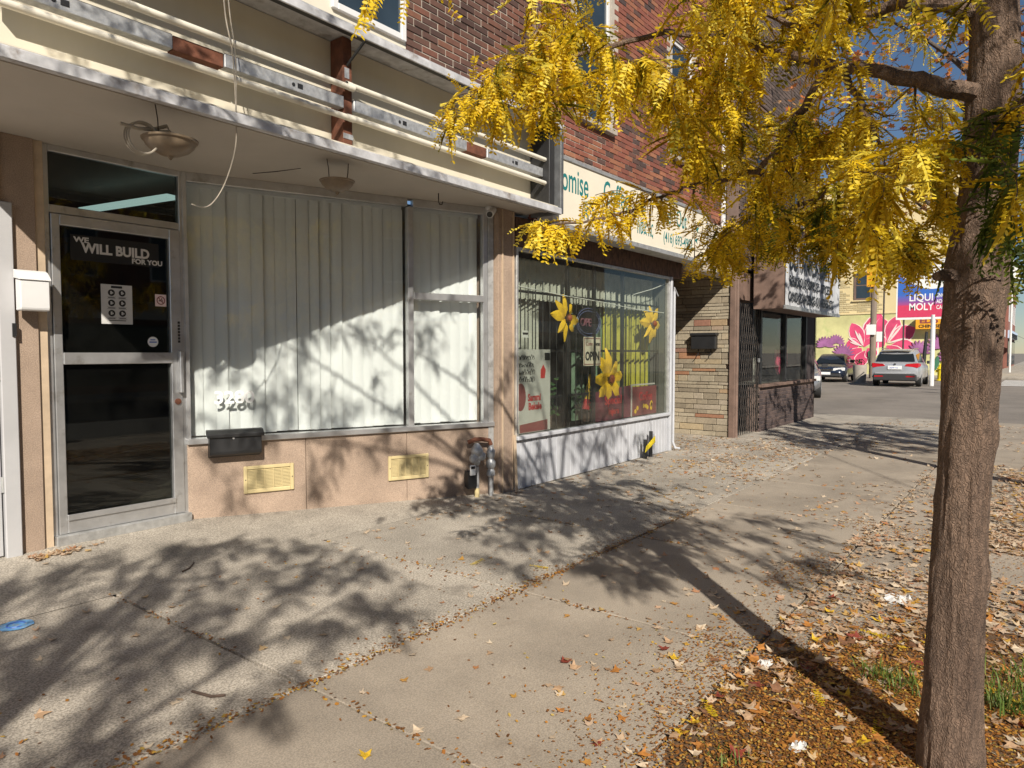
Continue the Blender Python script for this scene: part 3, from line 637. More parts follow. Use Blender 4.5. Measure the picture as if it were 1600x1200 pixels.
# bowl lamps wired under the soffit
def bowl(x, y, z, r, label, coil, drop):
    t = thing('bowl_lamp', (x, y, z), label, 'lamp', 'bowl lamps hung under the soffit')
    b = MB(); b.lathe((x, y, z), [(.004, -.03), (.012, -.02), (.02, -.005), (r*.35, 0), (r*.68, r*.16), (r*.88, r*.36), (r*.93, r*.5), (r, r*.53), (r*1.02, r*.60), (r*.93, r*.60), (r*.8, r*.4), (r*.3, r*.1)], 28); b.build('bowl', 'bronze', t, smooth=True)
    for (dx, dy) in drop:
        b = MB(); b.tube([(x+dx, y+dy, SOF), (x+dx*.9+.006, y+dy*.9, (SOF+z+r*.6)/2), (x+dx*.8, y+dy*.8, z+r*.56)], .004, 5); b.build('hanger_wire', 'dark_cable', t)
    if coil:
        for q in range(3):
            c = []
            for k in range(26):
                a = 2*math.pi*k/24; c.append((x-.17+.085*math.cos(a)*(1+.05*q), y-.03+.02*q+.03*math.sin(a*.5), z+.07+.095*math.sin(a)))
            b = MB(); b.tube(c, .0065, 6); b.build('cable_coil', 'cable', t, smooth=True)
        b = MB(); b.tube([(x-.30, y, z+.125), (x-.2, y, z+.12), (x-.1, y+.01, z+.14), (x-.02, y, z+.18), (x, y, z+.15), (x-.1, y-.01, z+.12)], .012, 8); b.build('flex', 'cable', t, smooth=True)
p = pG(266, 228, 2.86); bowl(p.x, p.y, p.z-.06, .165, 'bronze bowl lamp with a coil of cable hanging above the shop door', True, ((-.1, -.02),))
p = pG(527, 295, 2.88); bowl(p.x, p.y, p.z-.02, .14, 'bronze bowl lamp hung by two wires over the blind window', False, ((-.10, 0), (.10, -.02)))
p = pG(685, 302, 3.1); b = MB(); b.tube([(p.x, p.y, 3.1), (p.x, p.y, 3.02), (p.x+.02, p.y, 2.995), (p.x+.05, p.y, 3.0), (p.x+.06, p.y, 3.03)], .006, 6); b.build('ceiling_hook', 'dark_cable', label='empty dark hook in the soffit before the narrow window', cat='hook')
# security camera
sc_ = thing('security_camera', A(2.98, .06, 2.95), 'small white bullet security camera under the soffit at the pier', 'camera')
b = MB(A); b.lathe((2.98, .05, 3.085), [(.04, -.02), (.045, .01)], 14); b.build('mount', 'white', sc_, smooth=True)
b = MB(A); b.tube([(3.02, .06, 3.07), (2.90, .20, 2.985)], [.035, .04], 12); b.build('body', 'white', sc_, smooth=True)
b = MB(A); b.tube([(2.902, .197, 2.987), (2.893, .209, 2.98)], .03, 12); b.build('lens', 'black', sc_)

# ================================================================== BUILDING B : the restaurant
bB = thing('restaurant_building', (8.5, 5, 0), 'red brick restaurant with white ribbed panel under a curtained shop window', 'building')
b = MB(Fc); b.box(6.21, 10.15, -.3, -.03, -.02, .50); b.build('plinth', 'dark_mortar', bB)
n = 38; st = (10.15-6.205)/n
pm = unit_box('panel', 'white_metal', st-.010, .022, .56, .004)
for k in range(n):
    place('panel', pm, Fc(6.205+st*(k+.5), -.012+random.uniform(-.002, .002), .275), bB, (0, random.uniform(-.004, .004), 0))
b = MB(Fc); b.box(6.2, 10.17, -.06, .045, .556, .60); b.build('window_sill', 'white_metal', bB, bevel=.006)
fb = MB(Fc); fb.box(6.205, 6.24, -.05, .02, .60, 2.72); fb.box(10.13, 10.17, -.05, .02, .60, 2.72); fb.box(6.24, 10.13, -.05, .015, 2.68, 2.72)
wB = fb.build('window', 'alu_worn', bB, bevel=.004)
b = MB(Fc); b.box(6.24, 10.13, -.02, -.014, .60, 2.68); b.build('pane', 'shop_glass', wB)
for x in (7.35, 8.0, 8.78):
    b = MB(Fc); b.box(x, x+.045, -.10, -.055, .60, 2.68); b.build('mullion', 'black', wB, bevel=.003)
# white corner post with pipe
b = MB(Fc); b.box(10.175, 10.235, -.08, .035, -.01, 2.72); b.build('corner_post', 'white_metal', bB, bevel=.006)
b = MB(Fc); b.tube([(10.29, .03, 2.5), (10.29, .03, .12), (10.31, .06, .03), (10.40, .09, .012)], .022, 8); b.build('drain_pipe', 'white_metal', bB, smooth=True)
b = MB(Fc); b.tube([(10.29, .03, 2.5), (10.29, .03, 2.56), (10.45, .02, 2.44)], .010, 6); b.build('pipe_tip', 'white_metal', bB)
b = MB(Fc); b.box(6.203, 6.245, .0, .018, .56, 1.5); b.build('peeling_board', 'stucco', bB)
# mottled fascia between window and sign
for x0, x1 in ((6.205, 7.45), (7.455, 9.2), (9.205, 10.6)):
    b = MB(Fc); b.box(x0, x1, -.08, .012, 2.725, 3.05); b.build('fascia_panel', 'rust_panel', bB, bevel=.004)
# interior
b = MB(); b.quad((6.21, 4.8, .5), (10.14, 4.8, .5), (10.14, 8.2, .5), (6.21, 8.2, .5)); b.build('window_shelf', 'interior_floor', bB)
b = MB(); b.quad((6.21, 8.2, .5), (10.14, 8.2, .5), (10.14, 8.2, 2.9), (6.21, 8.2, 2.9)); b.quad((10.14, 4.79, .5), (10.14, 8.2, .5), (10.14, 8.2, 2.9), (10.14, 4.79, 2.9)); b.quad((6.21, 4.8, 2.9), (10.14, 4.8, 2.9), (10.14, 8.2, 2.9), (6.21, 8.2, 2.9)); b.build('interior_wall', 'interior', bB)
# recess, bulkhead and brick upper storey
b = MB(); b.box(10.2, 12.4, 6.3, 6.4, 0, 3.0); b.box(10.16, 10.2, 4.8, 6.3, 0, 3.0); b.build('recess_wall', 'brown_paint', bB)
b = MB(); b.box(10.9, 11.8, 6.26, 6.3, .03, 2.2); rd = b.build('door', 'black', bB, bevel=.005)
b = MB(); b.lathe((11.0, 6.24, 1.05), [(.03, 0), (.03, .02)], 10, 'y'); b.build('handle', 'alu', rd)
b = MB(); b.box(10.605, 12.38, 4.74, 6.4, 2.93, 3.0); b.build('recess_ceiling', 'brown_paint', bB)
b = MB(); b.box(10.60, 12.38, 4.52, 4.735, 2.86, 3.72); b.build('bulkhead', 'stucco', bB, bevel=.05, smooth=True)
hB = [(7.44, 8.32, 4.50, 6.4), (10.2, 11.0, 4.6, 6.4)]
brick_wall(bB, Fc, 6.47, 12.36, 3.06, ZT, 'brick_red', 'brown_mortar', hB, limit=300)
for (x0, x1, z0, z1) in hB: upper_window(bB, x0+.005, x1-.005, z0+.005, z1-.005, sill='conc_light', depth=.06)
b = MB(Fc); b.tube([(6.50, .05, 4.0), (6.50, .05, ZT)], .04, 10); b.build('downpipe', 'brown_paint', bB, smooth=True)
b = MB(Fc); b.tube([(12.22, .06, 2.95), (12.22, .06, ZT)], .045, 10); b.build('downpipe', 'white', bB, smooth=True)
# curtains, bars and things shown in the window
def curtain(x0, x1, y, z0, z1, m, label, amp=.03, wl=.11):
    b = MB(); n = int((x1-x0)/.014)
    for k in range(n+1):
        x = x0+(x1-x0)*k/n; yy = y+amp*math.sin(2*math.pi*x/wl+math.sin(x*5)*1.2)
        b.v += [Vector((x, yy, z0)), Vector((x, yy*.7+y*.3, z1))]
    for k in range(n): b.f.append((2*k, 2*k+2, 2*k+3, 2*k+1))
    return b.build('curtain', m, smooth=True, label=label, cat='curtain')
curtain(6.26, 7.05, 5.02, .62, 2.62, 'curtain_grey', 'pale grey lace curtain at the pier end of the restaurant window')
curtain(7.95, 8.75, 5.10, .62, 2.65, 'curtain_green', 'dark green curtain behind the neon open sign')
curtain(8.72, 10.1, 5.06, .62, 2.62, 'curtain_yellow', 'yellow green curtain at the doorway end of the restaurant window', .04, .16)
curtain(6.26, 10.1, 4.98, 2.18, 2.66, 'curtain_grey', 'pale valance hung across the top of the restaurant window', .02, .09)
gr = thing('window_bars', (8.2, 4.86, .6), 'black vertical security bars inside the restaurant window', 'bars')
for k in range(26):
    x = 6.33+k*.15; b = MB(); b.tube([(x, 4.865, .6), (x, 4.865, 2.40)], .0075, 5); b.build('bar', 'black', gr)
for z in (.98, 1.55, 2.24):
    b = MB(); b.box(6.25, 10.12, 4.873, 4.882, z, z+.03); b.build('rail', 'black', gr)
b = MB(); b.tube([(6.25, 4.79, 2.30), (7.2, 4.79, 2.25), (8.2, 4.79, 2.22), (9.2, 4.79, 2.17), (10.1, 4.79, 2.16)], .007, 5); b.build('cord', 'letter_white', label='white cord strung across inside the restaurant window', cat='cord')
b = MB(); b.tube([(9.1, 4.79, 2.38), (9.7, 4.79, 2.50), (10.1, 4.79, 2.6)], .007, 5); b.build('cord', 'letter_white', label='white cord slanting up to the corner post', cat='cord')
def big_flower(x, y, z, r, label, seed):
    rd_ = random.Random(seed); t = thing('paper_flower', (x, y, z-r), label, 'paper flower', 'yellow paper flowers in the restaurant window')
    for k in range(8):
        a = 2*math.pi*k/8+rd_.uniform(-.15, .15); L = r*rd_.uniform(.78, 1.15); wd = r*rd_.uniform(.36, .46)
        ca, sa = math.cos(a), math.sin(a); i = 0; b = MB()
        for (u, v, d) in ((.08, .3, -.02), (.35, .85, -.06), (.62, 1, -.055), (.85, .55, -.03), (1, 0, 0)):
            for sgn in (-1, 0, 1):
                q = L*u; s2 = wd*v*sgn*.5; b.v.append(Vector((x+ca*q-sa*s2, y+d*r*2.2-(0 if sgn else .02)+rd_.uniform(-.004, .004), z+sa*q+ca*s2)))
        for m_ in range(4):
            for c in (0, 1): j = m_*3+c; b.f.append((j, j+1, j+4, j+3))
        b.build('petal', 'petal', t, smooth=True)
    b = MB(); b.lathe((x, y-.07, z), [(r*.16, 0), (r*.14, -.03), (r*.05, -.05)], 12, 'y'); b.build('centre', 'petal_core', t, smooth=True)
def inwin(px, py, Y=4.84): return pY(px, py, Y)
p = inwin(881, 497); big_flower(p.x, p.y, p.z, .30, 'yellow paper star flower hanging left of the neon open sign', 1)
p = inwin(948, 592); big_flower(p.x, p.y, p.z, .40, 'largest yellow paper flower below the open card', 2)
p = inwin(1015, 506); big_flower(p.x, p.y, p.z, .33, 'yellow paper flower against the yellow green curtain', 3)
for (px, y0, y1) in ((949, 555, 612), (1014, 520, 640)):
    a, c = inwin(px, y0, 4.87), inwin(px, y1, 4.87); b = MB(); b.tube([a, c], .008, 5); b.build('flower_stick', 'plant', label='thin green stick under the largest paper flower' if px < 1000 else 'thin stick under the flower on the yellow green curtain', cat='stick')
ne = thing('neon_sign', inwin(917, 505), 'unlit oval neon sign reading OPEN in the restaurant window', 'sign'); c = inwin(917, 504, 4.85); N = Fr((c.x, c.y, c.z), (1, 0, 0), (0, -1, 0))
for (rx, rz, m_) in ((.30, .185, 'neon_blue'), (.265, .15, 'neon_blue')):
    b = MB(N); b.tube([(rx*math.cos(2*math.pi*k/36), .03, rz*math.sin(2*math.pi*k/36)) for k in range(37)], .007, 6); b.build('ring', m_, ne)
text('lettering', 'OPEN', .15, N, -.205, .025, -.05, 'neon', ne, 1.0, .006)
b = MB(N); b.prism([(.31*math.cos(2*math.pi*k/24), .195*math.sin(2*math.pi*k/24)) for k in range(24)], 0, .01); b.build('back', 'black_sat', ne)
c = inwin(925, 549, 4.80); N = Fr((c.x, c.y, c.z), (1, 0, 0), (0, -1, 0))
b = MB(N); b.box(-.215, .215, 0, .006, -.19, .19); oc = b.build('open_card', 'sign_cream', label='cream card reading COME IN WE ARE OPEN in the restaurant window', cat='sign')
text('lettering', 'OPEN', .155, N, 0, .008, -.115, 'letter_black', oc, .88, .001, 'CENTER', bold=.006)
text('lettering', "Come In", .075, N, -.17, .008, .075, 'brown_ink', oc, .9, .001, shear=.3); text('lettering', "WE'RE", .05, N, .06, .008, .075, 'letter_black', oc, .9, bold=.002)
b = MB(N); 
for (a0, a1, z0, z1) in ((-.205, .205, .165, .175), (-.205, .205, -.175, -.165), (-.205, -.195, -.165, .165), (.195, .205, -.165, .165)): b.box(a0, a1, .006, .0075, z0, z1)
b.build('border', 'brown_ink', oc)
# posters
N = Fr((6.27, 4.80, .61), (1, 0, 0), (0, -1, 0))
b = MB(N); b.box(0, .72, 0, .005, 0, .97); ps = b.build('poster', 'paper', label='white music poster with ornate black script and red name beside the pier', cat='poster')
rr = random.Random(4)
for r in range(4):
    b = MB(N); x = .02; z = .87-r*.085
    while x < .36:
        wv = rr.uniform(.02, .05); b.tube([(x, .007, z+rr.uniform(-.02, .02)), (x+wv*.5, .007, z+rr.uniform(.0, .045)), (x+wv, .007, z+rr.uniform(-.03, .03)), (x+wv*.6, .007, z-.02)], .004, 4); x += wv*.9
    b.build('ornate_script', 'letter_black', ps)
text('lettering', 'Sammi', .115, N, .26, .007, .37, 'red_ink', ps, .85, bold=.004); text('lettering', 'Bekele', .115, N, .27, .007, .265, 'red_ink', ps, .85, bold=.004)
b = MB(N); b.prism([(.12+.10*math.cos(2*math.pi*k/20), .42+.16*math.sin(2*math.pi*k/20)) for k in range(20)], .005, .007); b.build('portrait_shape', 'brown_ink', ps)
b = MB(N); b.prism([(.1, .0055), (.66, .0055), (.66, .13), (.1, .10)], .005, .0065); b.build('red_band', 'brown_ink', ps)
b = MB(N); b.box(.60, .71, .005, .007, .84, .93); b.build('corner_block', 'letter_black', ps)
b = MB(N); b.prism([(.57+.09*math.cos(2*math.pi*k/5+.3)*(1 if k % 2 else .6), .70+.09*math.sin(2*math.pi*k/5+.3)) for k in range(5)], .005, .007); b.build('red_bloom', 'red_ink', ps)
N = Fr((8.05, 4.80, .61), (1, 0, 0), (0, -1, 0))
b = MB(N); b.prism([(-.05, 0), (1.0, 0), (1.0, .46), (-.05, .40)], 0, .006); bn = b.build('banner', 'maroon', label='dark red food banner standing along the sill of the restaurant window', cat='banner')
text('lettering', 'Special', .16, N, .25, .008, .22, 'red_ink', bn, 1.1, bold=.004); text('lettering', 'Injera', .12, N, .35, .008, .08, 'red_ink', bn, 1.1, bold=.004)
b = MB(N); b.box(1.0, 1.02, 0, .02, 0, .47); b.box(1.02, 1.75, .0, .02, .45, .47); b.build('edge_strip', 'letter_grey', bn)
N = Fr((9.1, 4.81, .61), (1, 0, 0), (0, -1, 0))
b = MB(N); b.box(0, .80, 0, .006, 0, .43); bn = b.build('banner', 'brown_ink', label='brown and yellow picture banner at the doorway end of the window sill', cat='banner')
text('lettering', 'Coffee', .18, N, .22, .008, .22, 'red_ink', bn, .9, bold=.003)
for k in range(9): b = MB(N); b.lathe((.1+rr.random()*.6, .006, .06+rr.random()*.14), [(.035, 0), (.03, .004)], 9, 'y'); b.build('dish', 'petal', bn)
c = inwin(820, 522, 4.80); b = MB(); b.box(c.x-.06, c.x+.06, 4.792, 4.797, c.z-.04, c.z+.04); wl = b.build('window_sticker', 'letter_white', label='small white label stuck on the lace curtained pane', cat='sticker')
b = MB(); b.box(c.x-.05, c.x+.05, 4.790, 4.792, c.z-.006, c.z+.018); b.build('print', 'letter_black', wl)
# plants on the sill
def plant(x, y, z, h, r, nleaf, label, seed):
    rd_ = random.Random(seed); t = thing('potted_plant', (x, y, z), label, 'plant', 'plants on the restaurant window sill')
    b = MB(); b.lathe((x, y, z), [(r*.35, 0), (r*.48, .14), (r*.52, .15)], 14); b.build('pot', 'brown_paint', t, smooth=True)
    b = MB()
    for k in range(nleaf):
        a = rd_.uniform(0, 6.28); hh = rd_.uniform(.16, h); rr_ = rd_.uniform(.02, r); c = Vector((x+rr_*math.cos(a), y+rr_*math.sin(a)*.6, z+hh)); L = rd_.uniform(.05, .09)
        d = Vector((math.cos(a+rd_.uniform(-.6, .6)), math.sin(a)*.7, rd_.uniform(-.5, .6))).normalized(); sd = d.orthogonal().normalized()*L*.35; i = len(b.v)
        b.v += [c, c+d*L*.5+sd, c+d*L, c+d*L*.5-sd]; b.f.append((i, i+1, i+2, i+3))
    b.build('foliage', 'plant', t, kind='stuff')
c = inwin(862, 620, 4.86); plant(c.x, 4.93, .61, .62, .14, 60, 'small green leafy plant beside the music poster', 1)
c = inwin(925, 640, 4.86); plant(c.x, 4.95, .61, .45, .16, 70, 'bluish green leafy plant under the largest paper flower', 2)
for (px, px2, lab) in ((915, 922, 'yellow and red paper cone leaning behind the red banner'), (922, 929, 'taller yellow paper cone standing behind the red banner')):
    a, c = inwin(px, 640, 4.9), inwin(px2, 585, 4.9); t = thing('paper_cone', a, lab, 'ornament'); b = MB(); b.tube([a.lerp(c, .3), c], [.035, .015], 8); b.build('shaft', 'petal', t, smooth=True); b = MB(); b.tube([a, a.lerp(c, .3)], [.055, .035], 8); b.build('foot', 'red_ink', t, smooth=True)
# valve with yellow tag by the white panel
vt = thing('gas_valve', (9.75, 4.62, 0), 'black gas valve pipes with a yellow tag before the white panel', 'gas fitting')
c = pY(1008, 712, 4.62); b = MB(); b.tube([(c.x, 4.62, 0), (c.x, 4.62, .28)], .03, 8); b.build('pipe', 'black', vt)
b = MB(); b.tube([(c.x+.22, 4.64, 0), (c.x+.22, 4.64, .38)], .028, 8); b.build('pipe', 'black', vt)
b = MB(); b.prism([(c.x-.06, .10), (c.x+.26, .22), (c.x+.25, .31), (c.x-.02, .19)], 4.585, 4.592); b.build('tag', 'yellow', vt)

# the restaurant's sign
s2 = thing('shop_sign', (8.7, 4.4, 2.95), 'cream restaurant sign with green lettering and a phone number', 'sign')
Sg = Fr((0, 4.40, 0), (1, 0, 0), (0, -1, 0))
b = MB(Sg); b.box(6.465, 10.83, -.22, -.012, 2.955, 3.755); b.build('cabinet', 'trim', s2)
b = MB(Sg); b.box(6.47, 10.79, -.011, -.004, 3.01, 3.715); fc = b.build('face', 'sign_cream', s2)
b = MB(Sg); b.box(6.465, 10.85, -.23, .012, 3.716, 3.765); b.box(6.465, 10.85, -.23, .012, 2.945, 3.009); b.box(10.791, 10.85, -.23, .011, 3.01, 3.715); b.build('frame', 'alu_worn', s2, bevel=.005)
text('lettering', 'Promise', .40, Sg, 6.42, -.003, 3.385, 'green_ink', fc, .60, .001, bold=.004)
text('lettering', 'Coffee', .40, Sg, 7.56, -.003, 3.385, 'green_ink', fc, .62, .001, bold=.004)
text('lettering', '&', .40, Sg, 8.55, -.003, 3.385, 'green_ink', fc, .62, .001, bold=.004)
text('lettering', 'Take', .36, Sg, 9.05, -.003, 3.40, 'green_ink', fc, .62, .001, bold=.003)
text('lettering', 'Out', .36, Sg, 9.68, -.003, 3.40, 'green_ink', fc, .62, .001, bold=.003)
text('lettering', '\u1335\u1295', .28, Sg, 7.1, -.003, 3.12, 'green_ink', fc, .75, .001, bold=.004)
text('lettering', '\u12a5\u1295\u1300\u122b', .26, Sg, 7.6, -.003, 3.12, 'green_ink', fc, .6, .001, bold=.003)
text('lettering', '\u1235\u12c8\u12f0 \u1338\u122d', .24, Sg, 8.45, -.003, 3.14, 'green_ink', fc, .6, .001, bold=.003)
text('lettering', '(416) 693-4902', .20, Sg, 9.25, -.003, 3.13, 'green_ink', fc, .82, .001, bold=.002)
for (x, z) in ((10.45, 3.45), (10.42, 3.28)):
    b = MB(Sg); b.prism([(x-.07, z), (x, z+.03), (x+.08, z+.05), (x+.02, z-.01), (x+.05, z-.05), (x-.02, z-.02)], -.003, -.001); b.build('bird_mark', 'green_ink', fc)

# ================================================================== BUILDING C : the corner shop
bC = thing('corner_building', (15, 5, 0), 'dark brick corner shop with stone side wall and folding gate', 'building')
St = Fr((12.42, 0, 0), (0, -1, 0), (-1, 0, 0))         # faces the camera side; a = -y
b = MB(); b.box(12.44, 12.50, 4.58, 6.3, -.02, 3.0); sww = b.build('stone_wall', 'dark_mortar', bC)
z = .0; rs = random.Random(11); cnt = 0
while z < 2.95:
    h = rs.choice((.055, .07, .08, .095, .12)); a = -6.28
    while a < -4.6:
        L = rs.uniform(.16, .55); a1 = min(a+L, -4.585)
        if a1-a < .08: break
        b = MB(St); b.box(a+.004, a1-.004, -.02, .014+rs.uniform(0, .018), z+.004, min(z+h-.004, 2.97)); b.build('stone', 'stone', sww, bevel=.005); a = a1
    z += h
b = MB(); b.box(12.36, 12.435, 4.47, 4.575, -.02, 3.0); b.build('pilaster', 'brown_paint', bC, bevel=.006)
b = MB(); b.tube([(12.465, 4.47, 0), (12.465, 4.47, 3.0)], .03, 10); b.build('downpipe', 'brown_paint', bC, smooth=True)
mbx = thing('mailbox', (12.35, 5.04, 1.6), 'black metal mailbox on the ledge stone wall', 'mailbox')
b = MB(St); b.box(-5.27, -4.80, .03, .15, 1.60, 1.84); b.build('box', 'black', mbx, bevel=.012)
b = MB(St); b.box(-5.29, -4.78, .03, .17, 1.845, 1.90); b.build('lid', 'black', mbx, bevel=.012)
for a in (-5.16, -4.92): b = MB(St); b.tube([(a, .05, 1.6), (a+.01, .09, 1.50), (a-.02, .12, 1.47)], .008, 5); b.build('hook', 'black', mbx)
# gate recess and gate
YC = 4.42; C_ = Fr((0, YC, 0), (1, 0, 0), (0, -1, 0))
b = MB(C_); b.box(12.50, 13.56, -.75, -.70, 0, 2.6); b.build('gate_back_door', 'black_sat', bC)
b = MB(C_); b.box(12.51, 13.60, -.70, -.03, 2.50, 3.0); b.build('gate_lintel', 'brown_paint', bC)
gt = thing('folding_gate', (13.05, 4.42, .02), 'black folding scissor gate closed across the corner shop doorway', 'gate')
n = 9; gw = (13.56-12.52)/n
for k in range(n+1):
    x = 12.52+gw*k; b = MB(C_); b.box(x-.008, x+.008, -.03, -.018, .03, 2.45); b.build('upright', 'black', gt)
for k in range(n):
    x = 12.52+gw*k
    for r in range(7):
        z0 = .08+r*.335
        for sgn in (0, 1):
            za, zb = (z0, z0+.335) if sgn == 0 else (z0+.335, z0); o = -.012+.008*sgn
            b = MB(C_); b.quad((x, o, za-.009), (x+gw, o, zb-.009), (x+gw, o, zb+.009), (x, o, za+.009)); b.quad((x, o+.003, za-.009), (x, o+.003, za+.009), (x+gw, o+.003, zb+.009), (x+gw, o+.003, zb-.009)); b.build('lattice_strip', 'gate_iron', gt)
b = MB(C_); b.box(13.44, 13.5, -.005, .03, 1.35, 1.43); b.build('padlock', 'alu', gt, bevel=.006)
# base bricks, window, jambs
brick_wall(bC, C_, 13.60, 17.45, -.01, .86, 'brick_dark', 'dark_mortar', limit=230, name='base_wall', bw=.205, bh=.062)
b = MB(C_); b.box(13.58, 17.5, -.12, .06, .862, .92); b.build('window_sill', 'brown_paint', bC, bevel=.006)
fw_ = MB(C_)
for x in (13.60, 15.2, 16.75): fw_.box(x, x+.10, -.1, .0, .92, 2.50)
fw_.box(13.70, 17.4, -.1, 0, 2.44, 2.50); wC = fw_.build('window', 'black', bC, bevel=.004)
for x0, x1 in ((13.70, 15.2), (15.30, 16.75)): b = MB(C_); b.box(x0, x1, -.06, -.054, .92, 2.44); b.build('pane', 'shop_glass', wC)
b = MB(C_); b.box(16.85, 17.46, -.14, -.001, .92, 2.50); b.build('corner_pier', 'brick_dark', bC)
b = MB(C_); b.box(13.6, 16.85, -1.6, -1.55, .9, 2.5); b.quad((13.6, -.1, .91), (16.85, -.1, .91), (16.85, -1.6, .91), (13.6, -1.6, .91)); b.build('interior_wall', 'interior', bC)
b = MB(C_); b.box(13.58, 17.47, -.2, .02, 2.505, 3.05); b.build('fascia', 'brown_paint', bC, bevel=.005)
brick_wall(bC, C_, 12.39, 17.46, 3.06, 10.5, 'brick_grey', 'dark_mortar', [(13.3, 14.2, 4.3, 6.2), (15.4, 16.3, 4.3, 6.2)], limit=60)
C2 = Fr((0, YC, 0), (1, 0, 0), (0, -1, 0)); _F = Fc; Fc = C2
for x0 in (13.305, 15.405): upper_window(bC, x0, x0+.89, 4.305, 6.195, 'brown_paint', depth=.06, sill='conc_light')
Fc = _F
b = MB(); b.box(17.47, 17.5, 4.41, 14, -.02, 10.5); b.build('side_wall', 'brick_grey', bC)
b = MB(); b.box(12.39, 17.46, 5.2, 14, 10.3, 10.5); b.build('roof', 'brown_paint', bC)
for (nm, x0, x1, m_, lab, z0, z1) in (('curtain', 14.1, 14.42, 'curtain_grey', 'pale curtain gathered in the corner shop window', .95, 2.4), ('garment', 15.5, 16.3, 'mural_pink', 'pink cloth hung in the corner shop window', 1.15, 1.6), ('garment', 15.75, 16.0, 'mural_violet', 'violet cloth hung high in the corner shop window', 1.85, 2.2)):
    b = MB(); n = 12
    for k in range(n+1):
        x = x0+(x1-x0)*k/n; y = 4.72+.04*math.sin(k*1.9); b.v += [Vector((x, y, z0+.1*math.sin(k*2.3)*(nm == 'garment'))), Vector((x, y, z1))]
    for k in range(n): b.f.append((2*k, 2*k+2, 2*k+3, 2*k+1))
    b.build(nm, m_, smooth=True, label=lab, cat='curtain' if nm == 'curtain' else 'cloth')
# projecting banner sign
s3 = thing('shop_sign', (15, 3.95, 2.36), 'grey box sign for religious supplies jutting from the corner shop', 'sign')
S3 = Fr((0, 3.80, 0), (1, 0, 0), (0, -1, 0))
b = MB(S3); b.box(12.95, 17.0, -.55, -.01, 2.34, 3.60); b.build('cabinet', 'brown_paint', s3)
b = MB(S3); nx = 40; i = len(b.v)
for k in range(nx+1):
    x = 12.98+4.0*k/nx; o = .008+.008*math.sin(k*1.3)+.006*math.sin(k*.5)
    b.v += [S3(x, o, 2.40), S3(x, o, 3.56)]
for k in range(nx): b.f.append((2*k, 2*k+2, 2*k+3, 2*k+1))
fc3 = b.build('face', 'banner', s3, smooth=True)
b = MB(S3); b.box(12.95, 17.02, -.02, .03, 2.33, 2.395); b.box(12.95, 17.02, -.02, .03, 3.565, 3.62); b.build('frame', 'alu_worn', s3)
text('lettering', 'BOTANICA DAY', .60, S3, 13.15, .03, 3.05, 'letter_black', fc3, .66, .001, bold=.006)
text('lettering', 'RELIGIOUS SUPPLIES - SPICES', .25, S3, 13.15, .03, 2.77, 'letter_black', fc3, .92, .001, bold=.006)
text('lettering', 'CANDLES-INCENSE-OIL-HERBS-ETC', .25, S3, 13.1, .03, 2.48, 'letter_black', fc3, .84, .001, bold=.006)
# hanging yellow sign further along
hs = thing('hanging_sign', (17.4, 3.3, 3.5), 'yellow hanging sign with black letters on a bracket above the corner shop', 'sign')
X_ = Fr((17.2, 0, 0), (0, -1, 0), (-1, 0, 0))
pa, pb = pX(1281, 372, 17.2), pX(1330, 396, 17.2)
b = MB(X_); b.box(-pa.y, -pb.y, -.08, 0, pb.z, pa.z+.1); hb = b.build('board', 'sign_yellow', hs, bevel=.006)
text('lettering', 'SHOP', .34, X_, -pa.y+.06, .003, pb.z+.12, 'letter_black', hb, .75, .001, bold=.006)
b = MB(X_); b.box(-4.42, -pb.y, -.06, -.02, pb.z-.10, pb.z-.03); b.build('bracket', 'brown_paint', hs)

# ================================================================== BEYOND THE SIDE STREET
XM = 50.0; Mu = Fr((XM, 0, 0), (0, -1, 0), (-1, 0, 0))      # the mural wall faces the camera side; a = -y
bM = thing('mural_building', (53, 12, 0), 'yellow brick building with a pink lily mural facing the side street', 'building')
b = MB(); b.box(50, 57, 4.45, 24, -.1, 12.5); b.build('wall', 'yellow_wall', bM)
b = MB(Mu); b.box(-23.9, -4.47, .0, .012, -.05, 4.0); mw = b.build('mural_field', 'mural_wall', bM)
b = MB(Mu); b.box(-23.9, -4.46, .0, .06, 4.0, 4.08); b.build('string_course', 'yellow_wall', bM)
wf = MB(Mu); wf.box(-10.25, -9.15, .0, .05, 4.92, 6.75); wdm = wf.build('window', 'brown_paint', bM)
b = MB(Mu); b.box(-10.1, -9.3, .05, .06, 5.92, 6.62); b.build('pane', 'far_glass', wdm)
b = MB(Mu); b.box(-10.1, -9.3, .05, .06, 5.05, 5.84); b.build('pane', 'far_glass', wdm)
b = MB(Mu); b.box(-10.35, -9.05, .0, .12, 4.84, 4.915); b.build('sill', 'yellow_wall', wdm)
me = unit_box('brick', 'brick_yellow', .03, .40, .11, .006)
for r in range(16):
    for k in range(9):
        yy = 12.4-k*.43-(.21 if r % 2 else 0); zz = 4.2+r*.135
        if 9.0 < yy < 10.5 and zz > 4.75: continue
        if rng.random() < .85: place('brick', me, (49.99, yy, zz), bM)
PET = [0]
